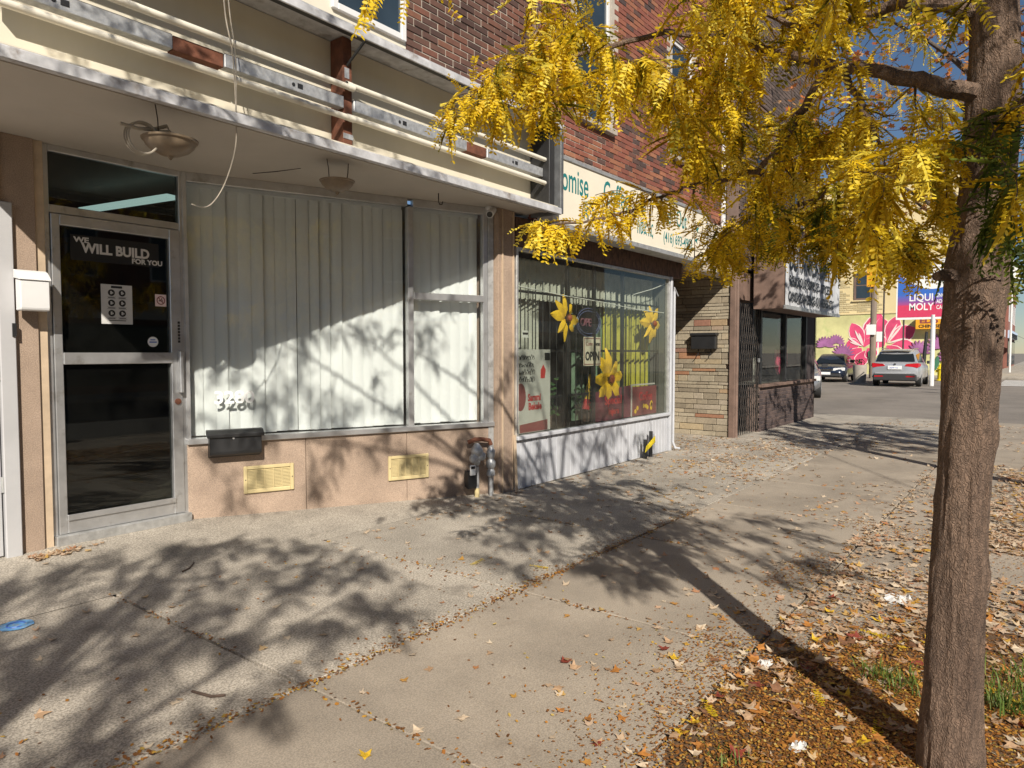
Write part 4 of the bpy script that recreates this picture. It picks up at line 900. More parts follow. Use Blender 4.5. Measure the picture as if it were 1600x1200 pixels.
def petal(base, tip, wpx, m, edge=True, lift=.014):
    PET[0] += 1; lift += PET[0]*.0012
    p0, p1 = pX(*base, XM), pX(*tip, XM); d = Vector((-(p1.y-p0.y), p1.z-p0.z)); L = d.length; d /= L; n_ = Vector((-d.y, d.x)); wm = wpx*.042
    prof = [(0, .08), (.15, .5), (.35, .88), (.55, 1), (.75, .82), (.9, .45), (1, .04)]
    def poly(k): 
        pts = [(u, wm*.5*v*k) for u, v in prof]
        return [(-p0.y+d.x*L*u+n_.x*v, p0.z+d.y*L*u+n_.y*v) for u, v in pts] + [(-p0.y+d.x*L*u-n_.x*v, p0.z+d.y*L*u-n_.y*v) for u, v in reversed(pts)]
    if edge: b = MB(Mu); b.prism(poly(1.14), .012, .012+lift); b.build('painted_outline', 'mural_pale', mw)
    b = MB(Mu); b.prism(poly(1), .012, .012+lift+.0006); b.build('painted_petal', m, mw)
def stroke(base, tip, wpx, m='mural_pale'):
    petal(base, tip, wpx, m, False, .026)
for (bs_, tp, w_) in (((1350, 542), (1376, 488), 26), ((1348, 540), (1331, 505), 20), ((1344, 538), (1322, 538), 18), ((1346, 544), (1326, 566), 22), ((1352, 548), (1340, 574), 18), ((1356, 544), (1366, 560), 18),
                    ((1352, 530), (1372, 500), 16), ((1385, 535), (1376, 496), 22), ((1388, 534), (1402, 494), 20), ((1392, 532), (1430, 512), 24), ((1392, 540), (1432, 548), 26), ((1386, 540), (1410, 562), 20), ((1382, 540), (1368, 530), 20)):
    petal(bs_, tp, w_, 'mural_pink')
for (bs_, tp) in (((1348, 540), (1336, 516)), ((1348, 541), (1328, 534)), ((1349, 540), (1342, 520)), ((1386, 535), (1402, 506)), ((1387, 536), (1410, 508)), ((1388, 536), (1416, 528)), ((1346, 541), (1326, 528))): stroke(bs_, tp, 3)
for (cx, cy, rad, m_) in ((1307, 530, 14, 'mural_violet'), (1318, 548, 18, 'mural_violet'), (1290, 535, 16, 'mural_violet'), (1437, 545, 20, 'mural_violet'), (1470, 538, 24, 'mural_violet'), (1484, 556, 20, 'mural_violet')):
    for k in range(11):
        a = math.pi*k/10 + (0 if cy < 560 else .3); petal((cx, cy+6), (cx+rad*math.cos(a), cy+6-rad*math.sin(a)), 3.4, m_, False, .006+.001*(k % 3))
for (bs_, tp) in (((1366, 575), (1358, 548)), ((1372, 580), (1364, 556)), ((1320, 575), (1316, 552)), ((1440, 575), (1446, 552)), ((1462, 578), (1466, 556))): petal(bs_, tp, 6, 'mural_green', False, .008)
def sign_at_wall():
    t = thing('wall_sign', (49.6, 6, 2.9), 'yellow Chinese food sign projecting from the mural wall', 'sign')
    q0, q1 = pX(1431, 496, 49.4), pX(1500, 513, 49.4); Fw = Fr((49.4, 0, 0), (0, -1, 0), (-1, 0, 0))
    b = MB(Fw); b.box(-q0.y, -q1.y, -.55, 0, q1.z, q0.z); c = b.build('cabinet', 'sign_orange', t)
    text('lettering', 'EDo  sti', .42, Fw, -q0.y+.2, .004, q1.z+.36, 'brown_ink', c, 1.3, .001, bold=.02); text('lettering', 'CHINESE FOOD', .26, Fw, -q0.y+.15, .004, q1.z+.08, 'letter_black', c, 1.15, .001, bold=.01)
sign_at_wall()
# lube billboard on its post
bl = thing('billboard', (37, 4.3, 0), 'blue and red motor oil billboard on a white post by the lot', 'billboard')
Lb = Fr((37, 0, 0), (0, -1, 0), (-1, 0, 0)); q0, q1 = pX(1402, 408, 37), pX(1516, 497, 37); a0, a1, z0, z1 = -q0.y, -q1.y, q1.z, q0.z
b = MB(Lb); b.box(a0, a1, -.12, 0, z0, z1); b.build('panel', 'letter_white', bl)
hh = z1-z0
b = MB(Lb); b.prism([(a0+.06, z0+.1), (a1-.06, z0+.1), (a1-.06, z0+hh*.24), (a0+.06, z0+hh*.24)], .0, .006); b.build('red_band', 'sign_red', bl)
m_, nt_, bs_ = nodes_of('blue_red_blend'); pz = nt_.nodes.new('ShaderNodeSeparateXYZ'); nt_.links.new(coords(nt_), pz.inputs[0]); mr = nt_.nodes.new('ShaderNodeMapRange'); mr.inputs[1].default_value = z0+hh*.2; mr.inputs[2].default_value = z0+hh*.42; nt_.links.new(pz.outputs[2], mr.inputs[0])
nt_.links.new(ramp(nt_, mr.outputs[0], [(0, (.55, .05, .14)), (.5, (.20, .09, .33)), (1, (.04, .14, .50))]), bs_.inputs['Base Color'])
arc = [(a0+.06+(a1-a0-.12)*k/16, z0+hh*(.50+.30*(abs(k/16-.5)*2)**2)) for k in range(17)]
b = MB(Lb); b.prism([(a0+.06, z0+hh*.24), (a1-.06, z0+hh*.24)] + arc[::-1], .0, .006); b.build('blue_field', m_, bl)
text('lettering', 'LIQUI', .46, Lb, a0+.52, .008, z0+hh*.31, 'letter_white', bl, .85, .001, bold=.008); text('lettering', 'MOLY', .46, Lb, a0+.52, .008, z0+hh*.155, 'letter_white', bl, .80, .001, bold=.008)
for k, tx in enumerate(('ENGINE OILS', 'ADDITIVES', 'CAR CARE')): text('lettering', tx, .25, Lb, a0+1.62, .008, z0+hh*(.36-.098*k), 'letter_white', bl, .64, .001, bold=.004)
pb_ = pX(1455, 604, 37); b = MB(); b.tube([(37.06, pb_.y, -.02), (37.06, pb_.y, z0+.2)], .10, 10); b.build('post', 'white', bl, smooth=True)
pb_ = pX(1505, 604, 37); b = MB(); b.tube([(37.06, pb_.y, -.02), (37.06, pb_.y, z0+.2)], .10, 10); b.build('post', 'white', bl, smooth=True)
# poles
up_ = thing('utility_pole', (46, 0, 0), 'tall wooden utility pole before the lily mural', 'pole'); q = pX(1363, 575, 46)
b = MB(); b.tube([(46, q.y, -.02), (46, q.y, 10.5)], [.19, .14], 10); b.build('shaft', 'wood_pole', up_, smooth=True)
q2 = pX(1362, 390, 45.75); b = MB(); b.box(45.75, 45.8, q2.y-.22, q2.y+.22, 5.4, 8.6); b.build('yellow_strip', 'sign_orange', up_)
for (px, py) in ((1361, 515),): 
    q3 = pX(px, py, 45.7); b = MB(); b.box(45.7, 45.75, q3.y-.25, q3.y+.25, q3.z-.3, q3.z+.3); b.build('notice_plate', 'letter_white', up_)
for (px, yt, yb, lab) in ((1379, 445, 560, 'thin grey mast in front of the mural right of the utility pole'), (1411, 498, 545, 'short thin grey mast below the oil billboard')):
    q, q2 = pX(px, yb, 44), pX(px, yt, 44); b = MB(); b.tube([(44, q.y, 0), (44, q.y, q2.z)], .045, 8); b.build('mast', 'dark_cable', label=lab, cat='mast')
q = pX(1372, 526, 47); np_ = MB(); np_.box(47, 47.04, q.y-.22, q.y+.22, q.z-.3, q.z+.3); bx_ = np_.box(47.04, 47.1, q.y-.03, q.y+.03, -.02, q.z-.3); np_.build('notice_board', 'letter_white', label='small white notice on a stake against the mural', cat='notice')
q, q2 = pX(1441, 572, 43), pX(1448, 518, 43); b = MB(); b.tube([(43, q.y, 0), (43, q2.y, q2.z)], [.12, .07], 8); b.build('furled_flag', 'black', label='black furled flag leaning beside the billboard post', cat='flag')
# hydrant, bollards, barrel
hy = thing('fire_hydrant', (44, 0, 0), 'yellow fire hydrant on the far kerb', 'hydrant'); q = pX(1470, 588, 44)
b = MB(); b.lathe((44, q.y, 0), [(.24, 0), (.24, .05), (.16, .06), (.16, .6), (.2, .62), (.2, .66), (.15, .7), (.11, .85), (.04, .9), (.04, .97)], 14); b.build('barrel', 'yellow', hy, smooth=True)
for sgn in (-1, 1): b = MB(); b.tube([(44, q.y, .52), (44, q.y+sgn*.25, .52)], .07, 8); b.build('nozzle', 'yellow', hy)
q = pX(1484, 606, 33); t = thing('guard_post', (33, q.y, 0), 'white guard post beside the yellow bollard', 'post'); b = MB(); b.tube([(33, q.y, -.01), (33, q.y, 1.95)], .13, 10); b.build('shaft', 'white', t, smooth=True); b = MB(); b.tube([(33, q.y, 1.95), (33, q.y, 2.05)], [.14, .08], 10); b.build('cap', 'pale_blue', t)
q = pX(1487, 611, 30.5); t = thing('bollard', (30.5, q.y, 0), 'yellow steel bollard in front of the white guard post', 'bollard'); b = MB(); b.tube([(30.5, q.y, -.01), (30.5, q.y, .95), (30.5, q.y, 1.02)], [.1, .1, .03], 12); b.build('shaft', 'yellow', t, smooth=True)
q = pX(1343, 597, 39); t = thing('concrete_barrel', (39, q.y, 0), 'concrete barrel planter between the parked cars', 'planter'); b = MB(); b.lathe((39, q.y, -.01), [(.28, 0), (.3, .2), (.33, .75), (.33, .9), (.27, .9), (.26, .8)], 16); b.build('tub', 'clay', t, smooth=True)
b = MB()
for k in range(40):
    a = rng.uniform(0, 6.28); c = Vector((39+.2*math.cos(a), q.y+.3*math.sin(a)*rng.random(), .88+rng.random()*.25)); d = Vector((rng.uniform(-1, 1), rng.uniform(-1, 1), 1)).normalized()*.14; sd = d.orthogonal().normalized()*.04; i = len(b.v); b.v += [c, c+d*.5+sd, c+d, c+d*.5-sd]; b.f.append((i, i+1, i+2, i+3))
b.build('foliage', 'plant', t, kind='stuff')
b = MB(); b.box(48.2, 48.4, -1.4, 24, -.02, .13); tag(b.build('far_kerb', 'conc_light', bevel=.02), kind='structure')
b = MB(); b.box(48.4, 140, -1.4, 3.1, -.02, .12); b.box(48.4, 49.99, 3.1, 24, -.02, .12); tag(b.build('far_sidewalk', 'conc_light'), kind='structure')

def row_building(x0, x1, yf, hgt, side, m, label, seed, sign='letter_white', nwin=3):
    rd_ = random.Random(seed); n_ = (0, -1, 0) if side > 0 else (0, 1, 0)
    f = Fr((x0 if side > 0 else x1, yf, 0), (1 if side > 0 else -1, 0, 0), n_); w_ = x1-x0
    t = thing('row_building', ((x0+x1)/2, yf+side*4, 0), label, 'building', 'shops further along the street' if side > 0 else 'shops across the street')
    b = MB(f); b.box(0, w_, -9, 0, -.1, hgt); b.build('wall', m, t)
    b = MB(f); b.box(-.05, w_+.05, -.1, .18, hgt, hgt+.35); b.build('cornice', 'brown_paint', t)
    for k in range(nwin):
        a = w_*(k+.5)/nwin; b = MB(f); b.box(a-.55, a+.55, 0, .05, 4.3, 6.1); wd = b.build('window', 'white', t); b = MB(f); b.box(a-.47, a+.47, .05, .056, 4.38, 6.02); b.build('pane', 'far_glass', wd)
    b = MB(f); b.box(.3, w_-.3, .0, .05, .3, 2.6); sh = b.build('shop_front', 'black', t)
    for k in range(3): a = .45+(w_-.9)*k/3; b = MB(f); b.box(a, a+(w_-.9)/3-.2, .05, .056, .7, 2.5); b.build('pane', 'far_glass', sh)
    b = MB(f); b.box(.2, w_-.2, .0, .25, 2.8, 3.5); b.build('sign_board', sign, t)
    return f, t
f, t = row_building(58.0, 66, 3.6, 7.4, 1, 'brick_far', 'far brick shop with white sign and yellow hanging board', 1)
b = MB(f); b.box(.2, .4, .25, 1.0, 2.7, 4.3); b.build('hanging_board', 'sign_orange', t)
f, t = row_building(66.2, 76, 3.4, 8.2, 1, 'brick_far2', 'far tan shop with white fascia and grey awning', 2)
b = MB(f); b.quad((.2, 0, 3.0), (9.4, 0, 3.0), (9.4, 1.3, 2.4), (.2, 1.3, 2.4)); b.build('awning', 'awning', t)
f, t = row_building(76.2, 92, 3.0, 7.6, 1, 'brick_far', 'farthest red brick shop with pale green sign', 3, 'pale_blue', 5)
b = MB(f); b.quad((.2, 0, 3.4), (15, 0, 3.4), (15, 1.6, 2.5), (.2, 1.6, 2.5)); b.build('awning', 'awning', t)
q = pX(1577, 590, 60); t = thing('barber_pole', (60, q.y, 0), 'thin white street pole before the far shops', 'pole'); b = MB(); b.tube([(60, q.y, .1), (60, q.y, 8.5)], .07, 8); b.build('shaft', 'white', t); b = MB(); b.box(59.95, 60.05, q.y-.4, q.y+.1, 6.4, 7.5); b.build('plate', 'letter_white', t)
row_building(-14, -3, -16, 8.0, -1, 'brick_far', 'red brick shop across the road opposite the side door', 5)
row_building(-2.8, 9, -16, 8.6, -1, 'brick_far2', 'tan brick shop across the road opposite the empty shop', 6, 'sign_blue', 4)
row_building(9.2, 24, -16, 7.6, -1, 'brick_far', 'long red brick shop across the road opposite the restaurant', 7, 'sign_cream', 5)
row_building(24.2, 44, -16, 8.2, -1, 'brick_far2', 'long tan shop across the road opposite the mural', 8, 'letter_white', 6)

# ------------------------------------------------------------------ cars
def car(name, loc, head, kind, paint, label, plate=True):
    t = thing(name, loc, label, 'car', 'cars parked round the lot')
    fr = Fr(loc, (math.cos(head), math.sin(head), 0), (-math.sin(head), math.cos(head), 0))
    if kind == 'suv':
        low = [(-2.32, .42, .92, .78), (-2.27, .34, 1.0, .90), (-2.0, .27, 1.07, .95), (-1.2, .25, 1.08, .96), (1.2, .25, 1.03, .96), (1.8, .27, .98, .94), (2.2, .33, .86, .85), (2.32, .4, .7, .72)]
        top = [(-2.16, 1.06, 1.10, .86, .82), (-1.98, 1.07, 1.42, .87, .72), (-1.86, 1.07, 1.57, .87, .67), (-1.3, 1.07, 1.66, .88, .66), (-.2, 1.06, 1.68, .88, .66), (.55, 1.05, 1.58, .87, .65), (1.3, 1.02, 1.06, .85, .80)]
    else:
        low = [(-2.3, .42, .82, .72), (-2.25, .34, .9, .84), (-1.8, .25, .97, .89), (0, .22, .95, .90), (1.3, .22, .92, .90), (1.95, .26, .82, .86), (2.25, .3, .68, .76), (2.33, .36, .58, .62)]
        top = [(-1.75, .95, .98, .8, .76), (-1.1, .95, 1.36, .81, .60), (-.6, .95, 1.44, .82, .58), (.2, .94, 1.43, .82, .58), (.5, .94, 1.34, .81, .58), (1.15, .92, .95, .79, .74)]
    b = MB(fr); n = 0
    for (x, zl, zt, hw) in low:
        ring = [(-hw*.86, zl), (-hw, zl+.14), (-hw*1.01, (zl+zt)/2), (-hw*.985, zt-.13), (-hw*.90, zt-.03), (-hw*.5, zt+.005), (0, zt+.015)]; ring = ring + [(-y, z) for y, z in reversed(ring[:-1])]; n = len(ring)
        b.v += [fr(x, y, z) for y, z in ring]
    for k in range(len(low)-1):
        for j in range(n): a, c = k*n+j, k*n+(j+1) % n; b.f.append((a, c, c+n, a+n))
    b.f += [tuple(range(n)), tuple(range(len(low)*n-1, (len(low)-1)*n-1, -1))]
    body = b.build('body', paint, t, smooth=True)
    b = MB(fr)
    for (x, zb, zr, hb, hr) in top:
        ring = [(-hb, zb-.06), (-hb*.99, zb), (-(hb*.35+hr*.65), zb+(zr-zb)*.7), (-hr, zr-.05*(zr-zb)), (-hr*.85, zr), (0, zr+.015)]; ring = ring + [(-y, z) for y, z in reversed(ring[:-1])]; n = len(ring)
        b.v += [fr(x, y, z) for y, z in ring]
    for k in range(len(top)-1):
        for j in range(n): a, c = k*n+j, k*n+(j+1) % n; b.f.append((a, c, c+n, a+n))
    b.f += [tuple(range(n)), tuple(range(len(top)*n-1, (len(top)-1)*n-1, -1))]
    b.build('roof', paint, t, smooth=True)
    def glasspanel(st0, st1, q0, q1, nm):
        (xa, zba, zra, hba, hra), (xb, zbb, zrb, hbb, hrb) = top[st0], top[st1]; sgn = -1 if xa < xb and st0 == 0 else 1
        if st0 > st1: pass
    # rear window, windscreen, side windows
    (xa, zba, zra, hba, hra), (xb, zbb, zrb, hbb, hrb) = top[0], top[2 if kind == 'suv' else 1]
    b = MB(fr); e = .02; b.v += [fr(xa-e, -hra*.9, zra+.03), fr(xa-e, hra*.9, zra+.03), fr(xb-e*2, hrb*.92, zrb-.05), fr(xb-e*2, -hrb*.92, zrb-.05)]; b.f.append((0, 1, 2, 3))
    if kind == 'suv':
        (xm, _, zm, _, hm) = top[1]; b.v = []; b.f = []
        for (x, z, h) in ((xa-e, zra+.03, hra*.94), (xm-e*1.6, zm, hm*.97), (xb-e*1.2, zrb-.06, hrb*.95)): b.v += [fr(x, -h, z), fr(x, h, z)]
        b.f += [(0, 1, 3, 2), (2, 3, 5, 4)]
    b.build('rear_window', 'car_glass', t)
    (xa, zba, zra, hba, hra), (xb, zbb, zrb, hbb, hrb) = top[-1], top[-2]
    b = MB(fr); b.v += [fr(xa+.03, -hra*.95, zra+.02), fr(xa+.03, hra*.95, zra+.02), fr(xb+.03, hrb*.93, zrb-.03), fr(xb+.03, -hrb*.93, zrb-.03)]; b.f.append((0, 1, 2, 3)); b.build('windscreen', 'car_glass', t)
    for sgn in (-1, 1):
        for (k0, k1) in (((2, 4), (4, 5)) if kind == 'suv' else ((1, 2), (2, 4))):
            A0, A1 = top[k0], top[k1]; b = MB(fr)
            for (x, zb, zr, hb, hr), dx in ((A0, .06), (A1, -.06)):
                b.v += [fr(x+dx, sgn*(hb+.006), zb+.02), fr(x+dx, sgn*((hb*.35+hr*.65)+.012), zb+(zr-zb)*.72)]
            b.f.append((0, 2, 3, 1)); b.build('side_window', 'car_glass', t)
        b = MB(fr); b.box(.55, .72, sgn*(low[3][3]+.0), sgn*(low[3][3]+.20), 1.0, 1.14); b.build('mirror', 'plastic', t, bevel=.02)
    R_ = .36 if kind == 'suv' else .32
    for x in (-1.38, 1.42):
        for sgn in (-1, 1):
            hw = low[3][3]; b = MB(fr); b.lathe((x, sgn*(hw-.11), R_), [(R_*.6, -.11), (R_*.97, -.105), (R_, -.07), (R_, .07), (R_*.97, .105), (R_*.6, .11)], 22, 'y'); wh = b.build('wheel', 'tyre', t, smooth=True)
            b = MB(fr); b.lathe((x, sgn*(hw+.002), R_), [(R_*.62, -.01), (R_*.6, .004), (.05, .012)], 16, 'y'); b.build('rim', 'rim', wh)
    if kind == 'suv':
        for sgn in (-1, 1):
            b = MB(fr); b.v += [fr(x, sgn*y, z) for x, y, z in ((-2.30, .38, .93), (-2.29, .44, 1.02), (-2.20, .90, 1.06), (-1.92, .965, 1.03), (-1.98, .975, .93), (-2.28, .88, .86))]; b.v += [v+fr.x*-.035+fr.n*sgn*.012 for v in b.v]
            b.f += [(6, 7, 8, 11), (8, 9, 10, 11), (0, 1, 7, 6), (1, 2, 8, 7), (2, 3, 9, 8), (3, 4, 10, 9), (4, 5, 11, 10), (5, 0, 6, 11)]; b.build('tail_light', 'lamp_red', t)
            b = MB(fr); b.box(-2.37, -2.33, sgn*.45, sgn*.80, .44, .50); b.build('reflector', 'lamp_red', t)
            b = MB(fr); b.box(-1.6, .4, sgn*.60, sgn*.64, 1.69, 1.73); b.build('roof_rail', 'chrome', t, bevel=.01)
        b = MB(fr); b.box(-2.37, -2.2, -.86, .86, .27, .56); b.build('rear_bumper', 'plastic', t, bevel=.04)
        b = MB(fr); b.box(-2.365, -2.3, -.80, .80, .56, .64); b.build('bumper_trim', paint, t, bevel=.02)
        b = MB(fr); b.box(-2.36, -2.32, -.27, .27, .78, .94); pl = b.build('licence_plate', 'letter_white', t)
        text('lettering', 'CKDW 416', .10, Fr(fr(-2.362, 0, 0), fr.n*-1, fr.x*-1), -.23, .003, .82, 'sign_blue', pl, .75)
        b = MB(fr); b.lathe((-2.33, 0, 1.0), [(.045, 0), (.045, .02)], 14, 'y'); 
        b = MB(Fr(fr(-2.31, 0, 1.0), fr.n, fr.x*-1)); b.lathe((0, 0, 0), [(.05, 0), (.05, .03)], 14, 'y'); b.build('badge', 'chrome', t)
        b = MB(fr); b.box(-2.05, -1.75, -.60, .60, 1.60, 1.64); b.build('spoiler', paint, t, bevel=.01)
    else:
        for sgn in (-1, 1):
            b = MB(fr); b.v += [fr(x, sgn*y, z) for x, y, z in ((2.31, .34, .60), (2.30, .36, .72), (2.14, .80, .76), (1.98, .86, .74), (2.08, .86, .60))]; b.v += [v+fr.x*.03+fr.n*sgn*.015+Vector((0, 0, .005)) for v in b.v]
            b.f += [(5, 6, 7, 9), (7, 8, 9)]+[(k, (k+1) % 5, 5+(k+1) % 5, 5+k) for k in range(5)]; b.build('headlight', 'lamp_clear', t)
        b = MB(fr); b.box(2.30, 2.35, -.32, .32, .58, .70); b.build('grille', 'chrome', t, bevel=.01)
        b = MB(fr); b.box(2.2, 2.38, -.72, .72, .28, .46); b.build('front_bumper', 'plastic', t, bevel=.04)
        b = MB(fr); b.box(2.38, 2.395, -.25, .25, .40, .53); b.build('licence_plate', 'letter_white', t)
    return t
ca, cb = pG(1352, 604), pG(1434, 606); cY = (pX(1353, 600, 35).y+pX(1434, 600, 35).y)/2
car('parked_car', (37.3, cY-.05, 0), 0.03, 'suv', 'paint_silver', 'silver sport utility vehicle seen from behind in front of the lily mural')
q = pX(1317, 590, 38.2); car('parked_car', (40.4, q.y+.95, 0), math.pi+.06, 'sedan', 'paint_navy', 'dark blue saloon facing out of the lot beside the corner shop')
q = pX(1284, 600, 24); car('parked_car', (26.3, q.y+1.5, 0), math.pi+.237, 'sedan', 'paint_grey', 'grey car half hidden behind the corner shop')
car('parked_car', (2.2, -2.75, -.13), 0, 'sedan', 'paint_navy', 'dark saloon at the kerb mirrored in the glass door')

# ================================================================== TREES
def mesh_np(name, V, nper, m, tint=None, nverts=6):
    "many equal n-gons from a numpy array of vertices"
    nf = len(V)//nverts; me = bpy.data.meshes.new(name)
    me.vertices.add(len(V)); me.vertices.foreach_set('co', V.astype(np.float32).ravel())
    me.loops.add(len(V)); me.loops.foreach_set('vertex_index', np.arange(len(V), dtype=np.int32))
    me.polygons.add(nf); me.polygons.foreach_set('loop_start', np.arange(nf, dtype=np.int32)*nverts)
    try: me.polygons.foreach_set('loop_total', np.full(nf, nverts, dtype=np.int32))
    except Exception: pass
    if tint is not None:
        at = me.attributes.new('tint', 'FLOAT', 'FACE'); at.data.foreach_set('value', tint.astype(np.float32))
    me.update(); me.validate(); me.materials.append(m); return me
def frond_template(npair=10, seed=0, nv=6):
    r = np.random.default_rng(seed); P = []
    for k in range(npair):
        u = .12+.86*k/(npair-1); c = np.array([u, 0, -.28*u*u])
        for sg in (-1, 1):
            if r.random() < .09: continue
            ll = .165*(1-.5*abs(u-.5)**1.2)*r.uniform(.8, 1.15); ww = .028*r.uniform(.8, 1.25)
            ang = math.radians(r.uniform(52, 74)); d = np.array([math.cos(ang), sg*math.sin(ang), r.uniform(-.6, .25)]); d /= np.linalg.norm(d)
            sd = np.cross(d, [0, 0, 1.0]); sd /= np.linalg.norm(sd); sd = sd + np.array([0, 0, r.uniform(-.5, .5)])
            if nv == 6: P += [c, c+d*ll*.3+sd*ww, c+d*ll*.72+sd*ww*.9, c+d*ll, c+d*ll*.72-sd*ww*.9, c+d*ll*.3-sd*ww]
            else: P += [c, c+d*ll*.5+sd*ww*2.1, c+d*ll*1.1, c+d*ll*.5-sd*ww*2.1]
    w_ = .006
    if nv == 6: P += [np.array(q) for q in ((0, -w_, 0), (.5, -w_, -.07), (1, 0, -.28), (1, 0, -.279), (.5, w_, -.07), (0, w_, 0))]
    return np.array(P)
FT = [frond_template(9+k % 3, k) for k in range(5)]; FT4 = [frond_template(8, 20+k, 4) for k in range(3)]
def orient(d):
    d = d/np.linalg.norm(d); z = np.array([rng.uniform(-.5, .5), rng.uniform(-.5, .5), 1.0]); y = np.cross(z, d); n_ = np.linalg.norm(y)
    y = y/n_ if n_ > 1e-3 else np.array([0, 1.0, 0]); z = np.cross(d, y); return np.stack([d, y, z], 1)
class Tree:
    def __init__(s, root, bark, twig):
        s.root, s.bark, s.twigm = root, bark, twig; s.nodes, s.rad, s.gen = [], [], []; s.tw = MB(); s.fr = []
    def limb(s, pts, r0, r1, name='limb', wob=.012, nodes=True, n=9):
        P = smooth_path(pts, 4); m = len(P)
        for k in range(1, m-1): P[k] = P[k]+rng.normal(0, wob, 3)*.5
        rr = [r0+(r1-r0)*(k/(m-1))**.8 for k in range(m)]
        b = MB(); b.tube([tuple(p) for p in P], rr, n); o = b.build(name, s.bark, s.root, smooth=True)
        if nodes:
            for k, p in enumerate(P[1:]): s.nodes.append(p); s.rad.append(rr[k+1])
        return o
    def grow(s, targets, nfr=8, flen=(.13, .19), droop=.75, tint=(.55, .34), mat_='leaf', twig=.0042, maxlen=None):
        base = np.mean(s.nodes, 0); targets = sorted(targets, key=lambda t: min(np.linalg.norm(np.array(s.nodes)-np.array(t), axis=1)))
        for t in targets:
            t = np.array(t, float); N = np.array(s.nodes); dist = np.linalg.norm(N-t, axis=1); i = int(np.argmin(dist)); p0 = N[i]; L = dist[i]
            nseg = max(3, int(L/.12)); mid = (p0+t)/2+np.array([0, 0, .12*L])+rng.normal(0, .05*L+.004, 3); P = []
            for k in range(nseg+1):
                u = k/nseg; P.append((1-u)**2*p0+2*u*(1-u)*mid+u*u*t+rng.normal(0, .006, 3)*(0 < k < nseg))
            r0 = min(s.rad[i]*.75, twig+.006*L+.002); rr = [r0+(twig*.45-r0)*(k/nseg) for k in range(nseg+1)]
            s.tw.tube([tuple(q) for q in P], rr, 5, caps=False)
            for k in range(1, nseg+1): s.nodes.append(P[k]); s.rad.append(rr[k])
            ax = (t-p0)/(L+1e-6); side = np.cross(ax, [0, 0, 1.0]); side /= np.linalg.norm(side)+1e-6
            ct = rng.normal(tint[0], tint[1]*.6)
            for k in range(nfr):
                u = 1-(.9*min(1, .5/max(L, .1)))*(k/nfr)**1.1; j = min(nseg-1, int(u*nseg)); f = u*nseg-j; q = P[j]*(1-f)+P[j+1]*f
                sg = 1 if k % 2 else -1
                d = ax*rng.uniform(.1, .7)+side*sg*rng.uniform(.2, .9)+np.array([0, 0, -droop*rng.uniform(.1, 1.9)])+rng.normal(0, .38, 3)
                s.fr.append((q, d, rng.uniform(*flen)*rng.uniform(.75, 1.1), float(np.clip(rng.normal(ct, tint[1]*.75), 0, 1)), mat_))
    def finish(s, nsep=0, low=False, crown='crown'):
        if s.tw.v: 
            s.tw.build('twigs', s.twigm, s.root, kind='stuff', smooth=True)
        F_ = s.fr
        if nsep:
            def key(f): 
                v = Vector(f[0])-CAM; d = v.dot(fw); x, y = v.dot(rt)/max(d, .1)*F+CX, CY-v.dot(up)/max(d, .1)*F
                return d if (d > .3 and 0 < x < 1600 and 0 < y < 1200) else 99+d
            F_ = sorted(F_, key=key); sep, F_ = F_[:nsep], F_[nsep:]; shared = {}
            for (q, d, L, tn, mt_) in sep:
                kk = (int(rng.integers(len(FT))), min(5, int(tn*6)), mt_)
                if kk not in shared: tpl = FT[kk[0]]; shared[kk] = mesh_np('leaf', tpl, 0, M[mt_], np.clip(kk[1]/6+.08+rng.normal(0, .05, len(tpl)//6), 0, 1))
                o = bpy.data.objects.new('leaf', shared[kk]); link(o, s.root, Vector(q)); o.rotation_euler = Matrix(orient(np.array(d)).tolist()).to_euler(); o.scale = (L, L, L)
        for mt_ in sorted({f[4] for f in F_}):
            V, T = [], []; nv = 4 if low else 6; TP = FT4 if low else FT
            for (q, d, L, tn, m2) in F_:
                if m2 != mt_: continue
                tpl = TP[int(rng.integers(len(TP)))]; V.append((tpl*L) @ orient(np.array(d)).T + q); T.append(np.clip(tn+rng.normal(0, .07, len(tpl)//nv), 0, 1))
            V = np.concatenate(V); T = np.concatenate(T); org = np.array(ORG[s.root.name]); me = mesh_np(crown, V-org, 0, M[mt_], T, nv)
            o = bpy.data.objects.new(crown, me); link(o, s.root, Vector(org)); o['kind'] = 'stuff'
